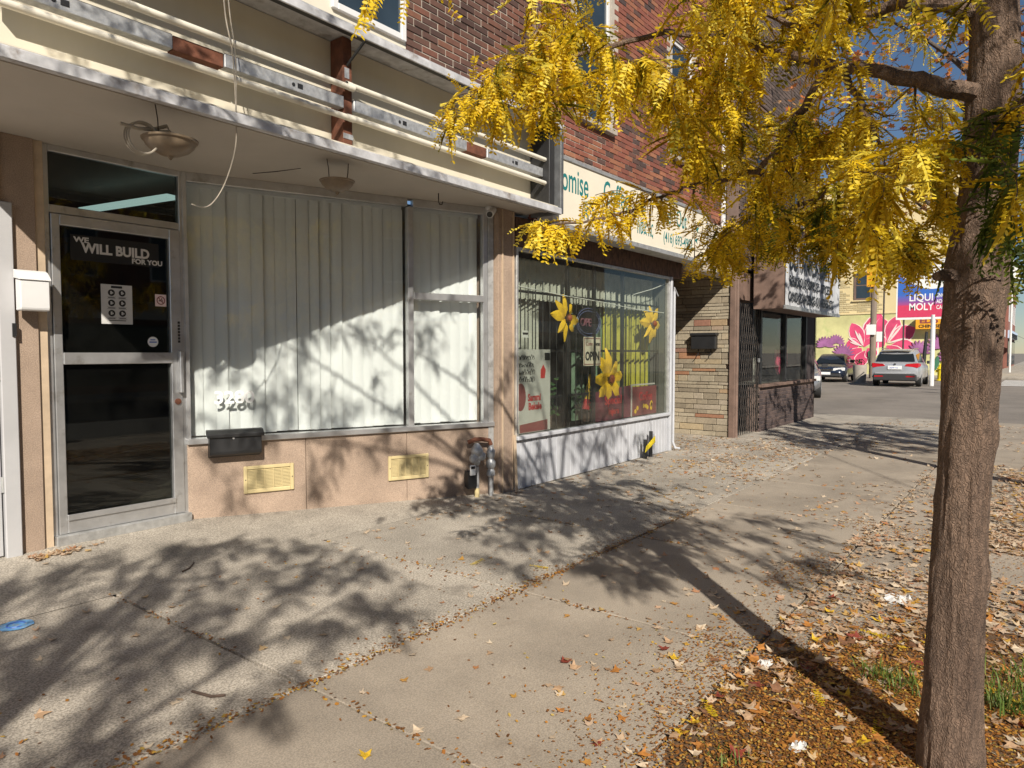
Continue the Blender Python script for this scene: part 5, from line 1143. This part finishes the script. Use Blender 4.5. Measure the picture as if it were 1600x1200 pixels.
def trunk_mesh(pts, rads, root, m, nseg=150, n=64, burls=(), ridge=.10, seed=0):
    P = smooth_path(pts, 12); Rr = np.interp(np.linspace(0, 1, len(P)), np.linspace(0, 1, len(rads)), rads)
    b = MB(); i0 = 0
    for k, p in enumerate(P):
        t = P[min(k+1, len(P)-1)]-P[max(k-1, 0)]; t /= np.linalg.norm(t); u = np.cross([0, 1.0, 0], t); u /= np.linalg.norm(u); v = np.cross(t, u)
        for j in range(n):
            a = 2*math.pi*j/n; d = u*math.cos(a)+v*math.sin(a); q = p+d*Rr[k]
            nz = noise.noise(Vector((math.cos(a)*2.2+seed, math.sin(a)*2.2, p[2]*1.6)))*.10 + noise.noise(Vector((math.cos(a)*6, math.sin(a)*6+seed, p[2]*5)))*.05 + noise.noise(Vector((math.cos(a)*13, math.sin(a)*13, p[2]*6+seed)))*ridge*.5
            nz += noise.noise(Vector((math.cos(a)*22, math.sin(a)*22, p[2]*38)))*.018
            r = Rr[k]*(1+nz)
            for (bz, ba, br, bh) in burls:
                da = (a-ba+math.pi) % (2*math.pi)-math.pi; r += bh*math.exp(-((p[2]-bz)/br)**2-(da*Rr[k]/br)**2)
            b.v.append(Vector(p+d*r))
    for k in range(len(P)-1):
        for j in range(n): a, c = k*n+j, k*n+(j+1) % n; b.f.append((a, c, c+n, a+n))
    b.f.append(tuple(range((len(P)-1)*n, len(P)*n)))
    o = b.build('trunk', m, root, smooth=True); return P, Rr

# ---- the honey locust in front
DT = 2.53
k_ = DT/F
tr = thing('street_tree', pD(1484, 1216, DT), 'golden honey locust with leaning brown trunk rooted in the leaf covered pit', 'tree', 'honey locust street trees')
T1 = Tree(tr, 'bark', 'twig')
tp = [(1482, 1240), (1488, 1080), (1494, 960), (1501, 820), (1509, 700), (1517, 600), (1521, 500), (1528, 420), (1541, 300), (1552, 150), (1553, 0), (1548, -150), (1530, -330), (1500, -520)]
rp = [49, 41, 39, 36.5, 36, 38, 40, 43, 36, 35, 33, 30, 26, 20]
TP3 = [np.array(pD(x, y, DT)) for x, y in tp]
trunk_mesh(TP3, [r*k_ for r in rp], tr, 'bark', burls=((1.86, 2.6, .05, .018), (1.45, .3, .05, .014), (1.0, 1.1, .04, .012), (.75, 5.0, .05, .012), (1.25, 4.6, .06, .012), (1.6, 1.6, .05, .012)), seed=3)
for p in TP3[9:]: T1.nodes.append(p); T1.rad.append(.06)
def px3(l): return [np.array(pD(x, y, d)) for x, y, d in l]
T1.limb(px3([(1535, 145, 2.53), (1470, 135, 2.5), (1425, 122, 2.55), (1375, 117, 2.6), (1300, 102, 2.8), (1230, 85, 3.0), (1150, 62, 3.2), (1040, 52, 3.3), (920, 80, 3.3), (810, 110, 3.3), (735, 150, 3.2)]), .036, .006)
T1.limb(px3([(1305, 104, 2.79), (1340, 150, 2.7), (1352, 178, 2.65), (1385, 240, 2.6)]), .018, .005)
T1.limb(px3([(1300, 103, 2.8), (1255, 165, 2.9), (1225, 215, 3.0), (1180, 265, 3.2), (1100, 283, 3.3), (1045, 302, 3.3), (985, 330, 3.2), (910, 345, 3.1), (845, 352, 3.0)]), .020, .004)
T1.limb(px3([(1530, 225, 2.53), (1462, 240, 2.7), (1375, 272, 3.0), (1312, 295, 3.4), (1230, 330, 3.9), (1150, 370, 4.4), (1085, 402, 4.8)]), .028, .005)
T1.limb(px3([(1540, 14, 2.53), (1430, 5, 2.6), (1380, 15, 2.7), (1330, 30, 2.8), (1290, 45, 2.9), (1215, 30, 3.1), (1120, -20, 3.2), (1000, -40, 3.2)]), .030, .006)
T1.limb(px3([(1565, 190, 2.53), (1620, 150, 2.3), (1690, 110, 2.1)]), .022, .006)
T1.limb(px3([(1562, 330, 2.53), (1590, 300, 2.5), (1650, 300, 2.5)]), .012, .004)
b = MB(); b.tube([pD(1500, 432, 2.53), pD(1472, 430, 2.47), pD(1463, 432, 2.45)], [.030, .020, .016], 8); b.build('stub', 'bark', tr, smooth=True)
top0 = TP3[11]
for tgt in ((-.4, 1.4, 4.9), (.6, 2.5, 5.0), (.6, 1.5, 5.9), (2.6, -1.5, 3.4), (1.5, -.9, 3.8), (2.6, -.7, 3.7), (1.1, 1.2, 4.7), (2.2, 2.1, 4.6), (2.6, .3, 5.6), (4.2, 1.1, 4.8), (1.4, .0, 5.0), (3.4, -.6, 5.0), (5.3, 1.2, 4.3)):
    tg = np.array(tgt); st_ = TP3[10]+(TP3[13]-TP3[10])*rng.uniform(0, .8); T1.limb([st_, st_*.6+tg*.4+np.array([0, 0, .25]), st_*.3+tg*.7+np.array([0, 0, .2]), tg], .03, .008)
def pts_in(poly, n, d0, d1):
    out = []; xs = [p[0] for p in poly]; ys = [p[1] for p in poly]
    while len(out) < n:
        x, y = rng.uniform(min(xs), max(xs)), rng.uniform(min(ys), max(ys)); ins = False
        for i in range(len(poly)):
            (x1_, y1_), (x2_, y2_) = poly[i], poly[i-1]
            if (y1_ > y) != (y2_ > y) and x < (x2_-x1_)*(y-y1_)/(y2_-y1_)+x1_: ins = not ins
        if ins: out.append(np.array(pD(x, y, rng.uniform(d0, d1))))
    return out
def rect(x0, y0, x1, y1): return [(x0, y0), (x1, y0), (x1, y1), (x0, y1)]
T1.grow(pts_in([(705, 165), (830, 40), (900, 10), (900, 160), (780, 190)], 40, 2.9, 3.5), 8)
T1.grow(px3([(760, 105, 3.2), (735, 130, 3.2), (712, 150, 3.2), (690, 168, 3.15), (715, 180, 3.2), (745, 175, 3.25), (775, 150, 3.2), (700, 195, 3.2), (780, 190, 3.3)]), 7, (.12, .17))
T1.grow(pts_in(rect(810, -60, 960, 150), 22, 2.7, 3.6), 8)
T1.grow(pts_in([(890, 90), (1180, 90), (1190, 190), (1000, 180), (900, 160)], 52, 2.8, 3.8), 9)
T1.grow(pts_in([(1040, 180), (1300, 160), (1310, 300), (1080, 290)], 66, 2.8, 4.2), 9)
T1.grow(pts_in([(1090, 340), (1300, 300), (1330, 380), (1200, 390), (1150, 410), (1075, 410)], 62, 3.4, 5.0), 9, tint=(.36, .2))
T1.grow(px3([(830, 345, 3.0), (845, 340, 3.0), (880, 350, 3.05), (905, 345, 3.1), (930, 340, 3.1), (950, 330, 3.15), (975, 335, 3.2), (1000, 320, 3.2), (1050, 305, 3.3), (1090, 320, 3.4), (860, 352, 3.0), (965, 345, 3.1), (930, 305, 3.2), (955, 298, 3.2), (985, 300, 3.2), (1005, 298, 3.2), (1025, 300, 3.2), (945, 318, 3.15), (1040, 318, 3.3)]), 7, (.13, .17), 1.0, (.78, .12))
T1.grow(pts_in([(1290, 150), (1490, 150), (1490, 370), (1300, 400)], 76, 2.1, 3.6), 9, (.12, .18))
T1.grow(pts_in([(1370, 360), (1470, 350), (1455, 425), (1390, 410)], 20, 2.6, 3.4), 7)
T1.grow(pts_in([(1050, -80), (1290, -80), (1290, 90), (1120, 100), (1060, 20)], 50, 2.5, 3.8), 9)
T1.grow(pts_in(rect(1290, -90, 1520, -5), 14, 2.3, 3.2), 7)
T1.grow(pts_in([(1290, 10), (1340, 0), (1330, 100), (1290, 110)], 8, 2.4, 3.0), 7)
T1.grow(pts_in(rect(1565, 60, 1660, 330), 16, 1.8, 2.7), 8)
T1.grow(pts_in(rect(1540, 150, 1640, 440), 16, 1.9, 3.0), 7, mat_='leaf_green', tint=(.35, .25))
T1.grow(pts_in(rect(1180, 300, 1330, 400), 10, 3.2, 4.4), 8, mat_='leaf_green', tint=(.6, .2))
T1.grow(px3([(572, -12, 2.45), (598, -20, 2.45)]), 4, (.15, .18), 1.8, (.75, .1))
def ell(c, r, n):
    out = []
    while len(out) < n:
        v = rng.uniform(-1, 1, 3)
        if np.dot(v, v) < 1: out.append(np.array(c)+v*np.array(r))
    return out
T1.grow(ell((1.5, 1.5, 4.8), (1.7, 1.5, .9), 70), 9)
T1.grow(ell((4.4, .8, 4.8), (1.6, 1.3, .9), 50), 9)
T1.grow(ell((2.6, -.4, 5.4), (1.6, 1.2, .9), 40), 9)
T1.grow(ell((5.6, 1.3, 3.9), (1.0, .9, .6), 26), 9)
T1.grow(ell((1.5, -1.1, 3.75), (1.25, 1.1, .6), 130), 10)
T1.grow(ell((3.0, -.7, 3.9), (1.0, .8, .6), 44), 9)
T1.grow(ell((.5, 1.5, 6.0), (1.5, 1.4, .7), 60), 9)
T1.grow(ell((2.6, -1.7, 3.2), (1.0, .6, .5), 46), 9)
T1.grow(ell((-.4, 1.4, 4.9), (1.0, .9, .6), 44), 8)
T1.grow(ell((.6, 2.6, 5.1), (1.3, .7, .5), 26), 4)
T1.finish(nsep=290)
# ---- the tree at the kerb behind the camera; its crown shades the pavement by the shop door
t2 = thing('street_tree', (-3.1, -.9, 0), 'golden honey locust at the kerb whose crown shades the pavement by the shop door', 'tree', 'honey locust street trees')
T2 = Tree(t2, 'bark', 'twig')
trunk_mesh([np.array(p) for p in ((-3.1, -.9, -.02), (-3.08, -.88, 1), (-3.0, -.9, 2), (-2.95, -.8, 3.0), (-2.9, -.8, 4.2), (-2.8, -.7, 5.6))], [.13, .11, .10, .09, .06, .02], t2, 'bark', n=24, seed=9)
for q in ((-1.6, .4, 4.2), (-2.6, .8, 4.6), (-1.4, -1.2, 4.4), (-4.2, -.4, 4.6), (-3.2, -2.2, 4.8), (-3.6, .8, 4.2)):
    q = np.array(q); s0 = np.array((-2.95, -.82, rng.uniform(2.6, 3.6))); T2.limb([s0, s0*.6+q*.4+np.array([0, 0, .2]), q], .04, .01)
T2.grow(ell((-2.4, -.6, 4.3), (1.7, 1.5, .9), 250), 13, (.13, .20)); T2.finish(low=True)
t4 = thing('street_tree', (9.0, -1.0, 0), 'golden honey locust at the kerb opposite the restaurant window', 'tree', 'honey locust street trees')
T4 = Tree(t4, 'bark', 'twig')
trunk_mesh([np.array(p) for p in ((9, -1, -.02), (9.02, -1, 1), (9.05, -.98, 2), (9.1, -.95, 3.0), (9.2, -.9, 4.2), (9.3, -.8, 5.6))], [.13, .11, .10, .09, .06, .02], t4, 'bark', n=24, seed=12)
for q in ((11.4, -.8, 4.2), (9.6, -.2, 4.3), (12.2, -1.6, 4.2), (8.2, -1.4, 4.5), (9.2, -2.6, 4.4), (10.8, -2.4, 4.4)):
    q = np.array(q); s0 = np.array((9.1, -.95, rng.uniform(2.6, 3.6))); T4.limb([s0, s0*.6+q*.4+np.array([0, 0, .2]), q], .04, .01)
T4.grow(ell((10.2, -1.6, 4.2), (2.4, 1.5, .9), 340), 15, (.15, .21)); T4.finish(low=True)
# ---- maple further along, nearly bare
t3 = thing('street_tree', (13.0, 1.05, 0), 'nearly bare maple with sparse orange leaves further along the kerb', 'tree')
T3 = Tree(t3, 'grey_bark', 'twig')
trunk_mesh([np.array(p) for p in ((13, 1.05, -.02), (13, 1.05, 1), (13.03, 1.02, 2.2), (13, 1.05, 3.4), (13.05, 1.1, 5), (13, 1.0, 7.5))], [.16, .13, .12, .11, .08, .03], t3, 'grey_bark', n=24, seed=5)
for k in range(14):
    a = 2*math.pi*k/14*1.9; z0_ = 2.8+k*.3; L = rng.uniform(1.6, 3.0); q = np.array((13+L*math.cos(a), 1.05+L*math.sin(a), z0_+rng.uniform(1.0, 2.0))); s0 = np.array((13, 1.05, z0_))
    T3.limb([s0, s0*.65+q*.35+np.array([0, 0, .1]), q], .05, .012)
T3.grow(ell((12.8, 1.3, 5.8), (3.2, 2.6, 2.4), 520), 0, twig=.010)
# its leaves: single lobed leaves hung on the twigs
def lobed(n=5):
    out = []
    for k in range(n*2+1):
        a = math.radians(-150+300*k/(n*2)); r = (1.0 if k % 2 == 0 else .5); r *= 1-.25*abs(a)/2.6; out.append((r*math.cos(a), r*math.sin(a), 0))
    out.append((-.25, 0, 0)); return np.array(out)
LB = lobed(); V, T = [], []
for i in rng.choice(len(T3.nodes), 3200):
    q = T3.nodes[i]
    if q[2] < 3.2: continue
    V.append((LB*rng.uniform(.045, .08)) @ orient(rng.normal(0, 1, 3)).T + q + rng.normal(0, .04, 3)); T.append(rng.random())
V = np.concatenate(V); org = np.array(ORG[t3.name]); me = mesh_np('crown', V-org, 0, M['leaf_orange'], np.array(T), len(LB)); o = bpy.data.objects.new('crown', me); link(o, t3, Vector(org)); o['kind'] = 'stuff'
T3.finish() if False else T3.tw.build('twigs', 'twig', t3, kind='stuff')
# overhead wire that throws a thin shadow across the pavement
b = MB(); w0, w1 = Vector((-6, -11.5, 6.6)), Vector((17.5, 4.40, 6.3)); b.tube([w0.lerp(w1, k/16)-Vector((0, 0, .45*math.sin(math.pi*k/16))) for k in range(17)], .011, 5)
b.build('overhead_wire', 'dark_cable', label='black service wire running from across the road to the corner shop', cat='wire')

# ================================================================== FALLEN LEAVES
def leaf_shape(seed):
    "a dry maple leaf: five lobes, curled, 13-gon fan"
    r = np.random.default_rng(seed); out = [(-.30, 0)]
    angs = [-140, -112, -78, -52, -28, 0, 28, 52, 78, 112, 140]; rad = [.55, .38, .82, .42, .5, 1.0, .5, .42, .82, .38, .55]
    for a, q in zip(angs, rad):
        a = math.radians(a+r.uniform(-7, 7)); q *= r.uniform(.85, 1.12); out.append((q*math.cos(a), q*math.sin(a)))
    P = np.array([(x, y, 0) for x, y in out]); cu, cv, tw_ = r.uniform(-.15, .55), r.uniform(-.1, .7), r.uniform(-.4, .4)
    P[:, 2] = cu*P[:, 0]**2+cv*P[:, 1]**2+tw_*P[:, 0]*P[:, 1]+r.uniform(-.06, .06, len(P)); P[:, 2] -= P[:, 2].min(); return P
LS = [leaf_shape(k) for k in range(12)]
def in_view(x, y, z=0):
    v = Vector((x, y, z))-CAM; d = v.dot(fw)
    return d > .3 and -60 < CX+F*v.dot(rt)/d < 1660 and CY-F*v.dot(up)/d < 1260
def soil_z(x, y):
    q = math.hypot((x-2.95)/1.75, (y-.25)/.95); return max(0, .035*(1-q*q))
def floor_z(x, y):
    if y > 4.705 and x < 6.19: return (y-4.705)*.07
    return soil_z(x, y)
spots = []
def scatter(n, fx, fy, kinds, size=(.028, .05), patch=0):
    c = 0; tries = 0
    while c < n and tries < n*30:
        tries += 1; x, y = fx(), fy()
        if patch and noise.noise(Vector((x*patch, y*patch, 5))) < rng.uniform(-.35, .55): continue
        if not in_view(x, y): continue
        if x < 6.19 and y > 4.72 and (A(0, 0, 0)-Vector((x, y, 0))).dot(A.n) > -.05: continue
        if x < 3.1 and y > 5.84: continue
        if x >= 6.19 and y > 4.66 and not (10.3 < x < 12.3): continue
        if y > 4.3 and x > 12.3: continue
        if (x-TP3[0][0])**2+(y-TP3[0][1])**2 < .013: continue
        spots.append((x, y, rng.uniform(*size), kinds[int(rng.integers(len(kinds)))])); c += 1
U = lambda a, b_: (lambda: rng.uniform(a, b_))
mixed = ['pale', 'pale', 'pale', 'pale', 'tan', 'tan', 'tan', 'brown', 'brown', 'orange', 'orange', 'gold', 'red']
scatter(620, U(1.4, 5.5), U(-1.2, 1.15), mixed+['tan', 'brown', 'orange'], (.028, .056))
scatter(800, U(6.5, 11), U(-1.1, .45), mixed, (.032, .058))
scatter(240, U(3.2, 5.6), U(-.2, 1.2), mixed, (.032, .06))
scatter(1500, U(4.0, 11.5), U(-1.3, 1.25), mixed, (.028, .055), .9)
scatter(260, U(2.2, 9), U(1.1, 1.9), mixed, (.028, .05))
scatter(210, U(.6, 10), U(1.8, 4.6), ['pale', 'pale', 'tan', 'gold', 'gold', 'brown'], (.026, .046))
scatter(900, lambda: rng.normal(9.8, 1.7), lambda: rng.normal(3.5, .55), mixed, (.03, .055), 1.2)
scatter(330, U(10.3, 12.3), U(4.3, 6.0), ['tan', 'pale', 'brown', 'orange'], (.028, .05))
scatter(500, U(11, 18), U(-1.2, 3.6), mixed, (.03, .055), .7)
scatter(70, lambda: 2.05+abs(rng.normal(0, .2))-.25, lambda: 5.78-abs(rng.normal(0, .06)), ['brown', 'tan', 'orange', 'pale', 'brown'], (.03, .05))
scatter(60, U(3.4, 9.8), lambda: 4.63-abs(rng.normal(0, .07)), ['pale', 'gold', 'tan', 'brown'], (.028, .045))
spots.sort(key=lambda q: -(q[2]/max(.5, (Vector((q[0], q[1], 0))-CAM).length)))
lab = dict(pale='pale dry', tan='tan dry', brown='dark brown curled', orange='orange brown', gold='golden yellow', red='dull red')
shared = {}; V = []
for k, (x, y, sz, kd) in enumerate(spots):
    i = int(rng.integers(len(LS))); z = floor_z(x, y)+.003+(rng.random()*.012 if y < 1.2 else 0)
    if k < 290:
        if (i, kd) not in shared:
            me = bpy.data.meshes.new('fallen_leaf'); me.from_pydata([tuple(p) for p in LS[i]], [], [tuple(range(len(LS[i])))]); me.materials.append(M['fl_'+kd]); shared[(i, kd)] = me
        o = bpy.data.objects.new('fallen_leaf', shared[(i, kd)]); link(o, None, Vector((x, y, z))); o.rotation_euler = (rng.normal(0, .14), rng.normal(0, .14), rng.uniform(0, 6.28)); o.scale = (sz, sz, sz)
        near = lambda px, py, r: (pG(px, py)-Vector((x, y, 0))).length < r
        if math.hypot(x-TP3[0][0], y-TP3[0][1]) < .42: where = 'at the foot of the leaning trunk'
        elif near(1403, 938, .42): where = 'near the crumpled white paper'
        elif near(1245, 1180, .30): where = 'near the torn white scrap'
        elif near(1196, 1040, .30): where = 'near the small paper scrap by the trunk shadow'
        elif near(1405, 1085, .25) or near(1580, 1105, .35): where = 'beside the grass tufts'
        elif y > 1.25: where = 'in the drift by the restaurant doorway' if x > 8.5 else ('at the shop door step' if y > 5.3 else ('on the speckled slabs before the shops' if y > 2.7 else 'on the smooth slabs between joint and tree pit'))
        elif x > 4.6: where = 'on the leaf strewn slabs beyond the tree pit'
        elif y > .85: where = 'along the shopward edge of the tree pit'
        else: where = 'in the orange litter of the tree pit'
        size_ = 'large ' if sz > .053 else ('small ' if sz < .043 else 'middling ')
        tag(o, size_+lab[kd]+' maple leaf '+where, 'leaf', 'fallen maple leaves')
    else:
        a = rng.uniform(0, 6.28); c_, s2 = math.cos(a), math.sin(a); P = LS[i]*sz; V.append(np.stack([P[:, 0]*c_-P[:, 1]*s2+x, P[:, 0]*s2+P[:, 1]*c_+y, P[:, 2]+z+P[:, 0]*rng.normal(0, .15)], 1))
me = mesh_np('leaf_litter', np.concatenate(V), 0, M['litter_maple'], None, 12); o = bpy.data.objects.new('leaf_litter', me); link(o, None, (0, 0, 0)); tag(o, 'scattered dry maple leaves drifted over the pavement and tree pit', 'leaves', kind='stuff')
# small locust leaflets: dense in the pit, thin lines in the joints
V = []
def leaflet(x, y, z, L):
    a = rng.uniform(0, 6.28); d = np.array([math.cos(a), math.sin(a), rng.normal(0, .18)]); sd = np.array([-d[1], d[0], rng.normal(0, .3)])*.27; p = np.array([x, y, z+.003+rng.random()*.006])
    V.append(np.stack([p, p+(d*.35+sd)*L, p+(d*.75+sd*.8)*L, p+d*L, p+(d*.75-sd*.8)*L, p+(d*.35-sd)*L]))
def leaflets(n, fx, fy, L=(.014, .026), patch=0):
    c = 0; tr_ = 0
    while c < n and tr_ < n*20:
        tr_ += 1; x, y = fx(), fy()
        if patch and noise.noise(Vector((x*patch, y*patch, 9))) < rng.uniform(-.3, .5): continue
        if in_view(x, y): leaflet(x, y, floor_z(x, y)+(rng.random()*.008 if y < 1.15 else 0), rng.uniform(*L)); c += 1
leaflets(30000, lambda: rng.normal(2.9, .85), lambda: rng.normal(.45, .42), (.008, .019))
leaflets(7000, U(2, 7), U(-.6, 1.5), (.009, .02), patch=1.1)
leaflets(1500, U(.3, 6.5), lambda: 2.70+rng.normal(0, .022), (.009, .022))
leaflets(500, U(.3, 6.5), lambda: 2.72+rng.normal(0, .06), patch=2)
for xj in (1.93, 3.57, 5.25): leaflets(160, lambda: xj+rng.normal(0, .02), U(1.2, 4.7), patch=1.5)
leaflets(700, U(.5, 9), U(1.3, 4.6), patch=.8)
leaflets(900, lambda: rng.normal(10.5, 1.6), lambda: rng.normal(3.8, .5))
me = mesh_np('leaflet_litter', np.concatenate(V), 0, M['litter_small'], None, 6); o = bpy.data.objects.new('leaflet_litter', me); link(o, None, (0, 0, 0)); tag(o, 'tiny orange and gold locust leaflets filling the tree pit and pavement joints', 'leaves', kind='stuff')
# fallen fronds
for k, (px, py) in enumerate(((1370, 1175), (1395, 1003), (1120, 1130), (1290, 1120), (860, 890), (735, 885))):
    p = pG(px, py); tpl = FT[k % 5].copy(); tpl[:, 2] = np.abs(tpl[:, 2])*.15+.01; me = mesh_np('fallen_frond', tpl, 0, M['leaf'], np.full(len(tpl)//6, .75)); o = bpy.data.objects.new('fallen_frond', me); link(o, None, p+Vector((0, 0, soil_z(p.x, p.y)+.01))); o.rotation_euler = (0, 0, rng.uniform(0, 6.28)); o.scale = (.15,)*3
    tag(o, 'fallen yellow locust frond in the leaf litter of the tree pit' if k < 4 else 'fallen yellow locust frond on the concrete before the pink wall', 'leaf', 'fallen locust fronds')
# grass tufts in the pit
def grass(px, py, n, spread, h):
    p = pG(px, py); b = MB()
    for k in range(n):
        x, y = p.x+rng.normal(0, spread), p.y+rng.normal(0, spread); z = soil_z(x, y)-.005; a = rng.uniform(0, 6.28); hh_ = rng.uniform(.4, 1)*h; l = rng.uniform(.1, 1.4)*hh_; dx, dy = math.cos(a), math.sin(a); w_ = rng.uniform(.0018, .0035); i = len(b.v)
        b.v += [Vector((x-dy*w_, y+dx*w_, z)), Vector((x+dy*w_, y-dx*w_, z)), Vector((x+dx*l*.35+dy*w_*.8, y+dy*l*.35-dx*w_*.8, z+hh_*.6)), Vector((x+dx*l*.35-dy*w_*.8, y+dy*l*.35+dx*w_*.8, z+hh_*.6)), Vector((x+dx*l, y+dy*l, z+hh_))]
        b.f += [(i, i+1, i+2, i+3), (i+3, i+2, i+4)]
    return b
g = grass(1572, 1120, 170, .07, .13); g2 = grass(1405, 1085, 90, .06, .11); g3 = grass(1365, 1065, 50, .05, .09); g4 = grass(1590, 1080, 120, .08, .12); g5 = grass(1130, 1195, 40, .05, .06)
for q in (g2, g3, g4, g5): n0 = len(g.v); g.v += q.v; g.f += [tuple(n0+i for i in f) for f in q.f]
g.build('grass', 'grass', label='green grass tufts growing through the litter round the trunk', cat='grass', kind='stuff')
# litter and marks
def crumple(px, py, r, label, seed):
    p = pG(px, py); b = MB(); n = 14
    for j in range(5):
        for k in range(n):
            a = 2*math.pi*k/n; q = r*(j+.15)/4.2*(1+.35*noise.noise(Vector((math.cos(a)*2+seed, math.sin(a)*2, 0)))); b.v.append(p+Vector((q*math.cos(a)*1.5, q*math.sin(a), 0.006+.028*max(0, noise.noise(Vector((math.cos(a)*3*j, math.sin(a)*3*j, seed))))+.003*(4-j)+soil_z(p.x, p.y))))
    for j in range(4):
        for k in range(n): a, c = j*n+k, j*n+(k+1) % n; b.f.append((a, c, c+n, a+n))
    b.f.append(tuple(range(n))); b.build('crumpled_paper', 'paper', label=label, cat='litter')
crumple(1403, 938, .075, 'crumpled white paper lying among leaves beside the trunk', 1)
crumple(1196, 1040, .035, 'small scrap of white paper at the edge of the trunk shadow', 2)
crumple(1245, 1180, .035, 'white torn scrap in the orange leaflets of the pit', 3)
p = pG(25, 978); b = MB(); n = 40
for (r0, m_, nm) in ((.085, 'blue_spray', 'spray_mark'),):
    for k in range(n):
        a = 2*math.pi*k/n; q = r0*(1+.12*noise.noise(Vector((math.cos(a)*3, math.sin(a)*3, 2)))); b.v.append(p+Vector((q*math.cos(a), q*math.sin(a), .005)))
    b.f.append(tuple(range(n)))
mk = b.build('paint_mark', 'blue_spray', label='round blue utility paint mark on the pale concrete', cat='mark')
b = MB(); b.tube([(p.x+.045*math.cos(k*.5), p.y+.045*math.sin(k*.5), .007) for k in range(11)], .004, 4); b.build('cap_ring', 'sign_blue', mk)
for (pts_, lb) in (([(285, 893), (296, 888), (303, 880), (300, 873)], 'small dark curved twig on the concrete in front of the door'), ([(300, 1080), (330, 1088), (352, 1086)], 'thin dark strip put for a branch shadow on the pale concrete slab')):
    b = MB(); b.tube([pG(x, y, .008) for x, y in pts_], [.006, .007, .006, .003][:len(pts_)], 6); b.build('twig_and_shadow_strip', 'twig', label=lb, cat='twig')  # the second piece is a dark strip drawn as a branch shadow
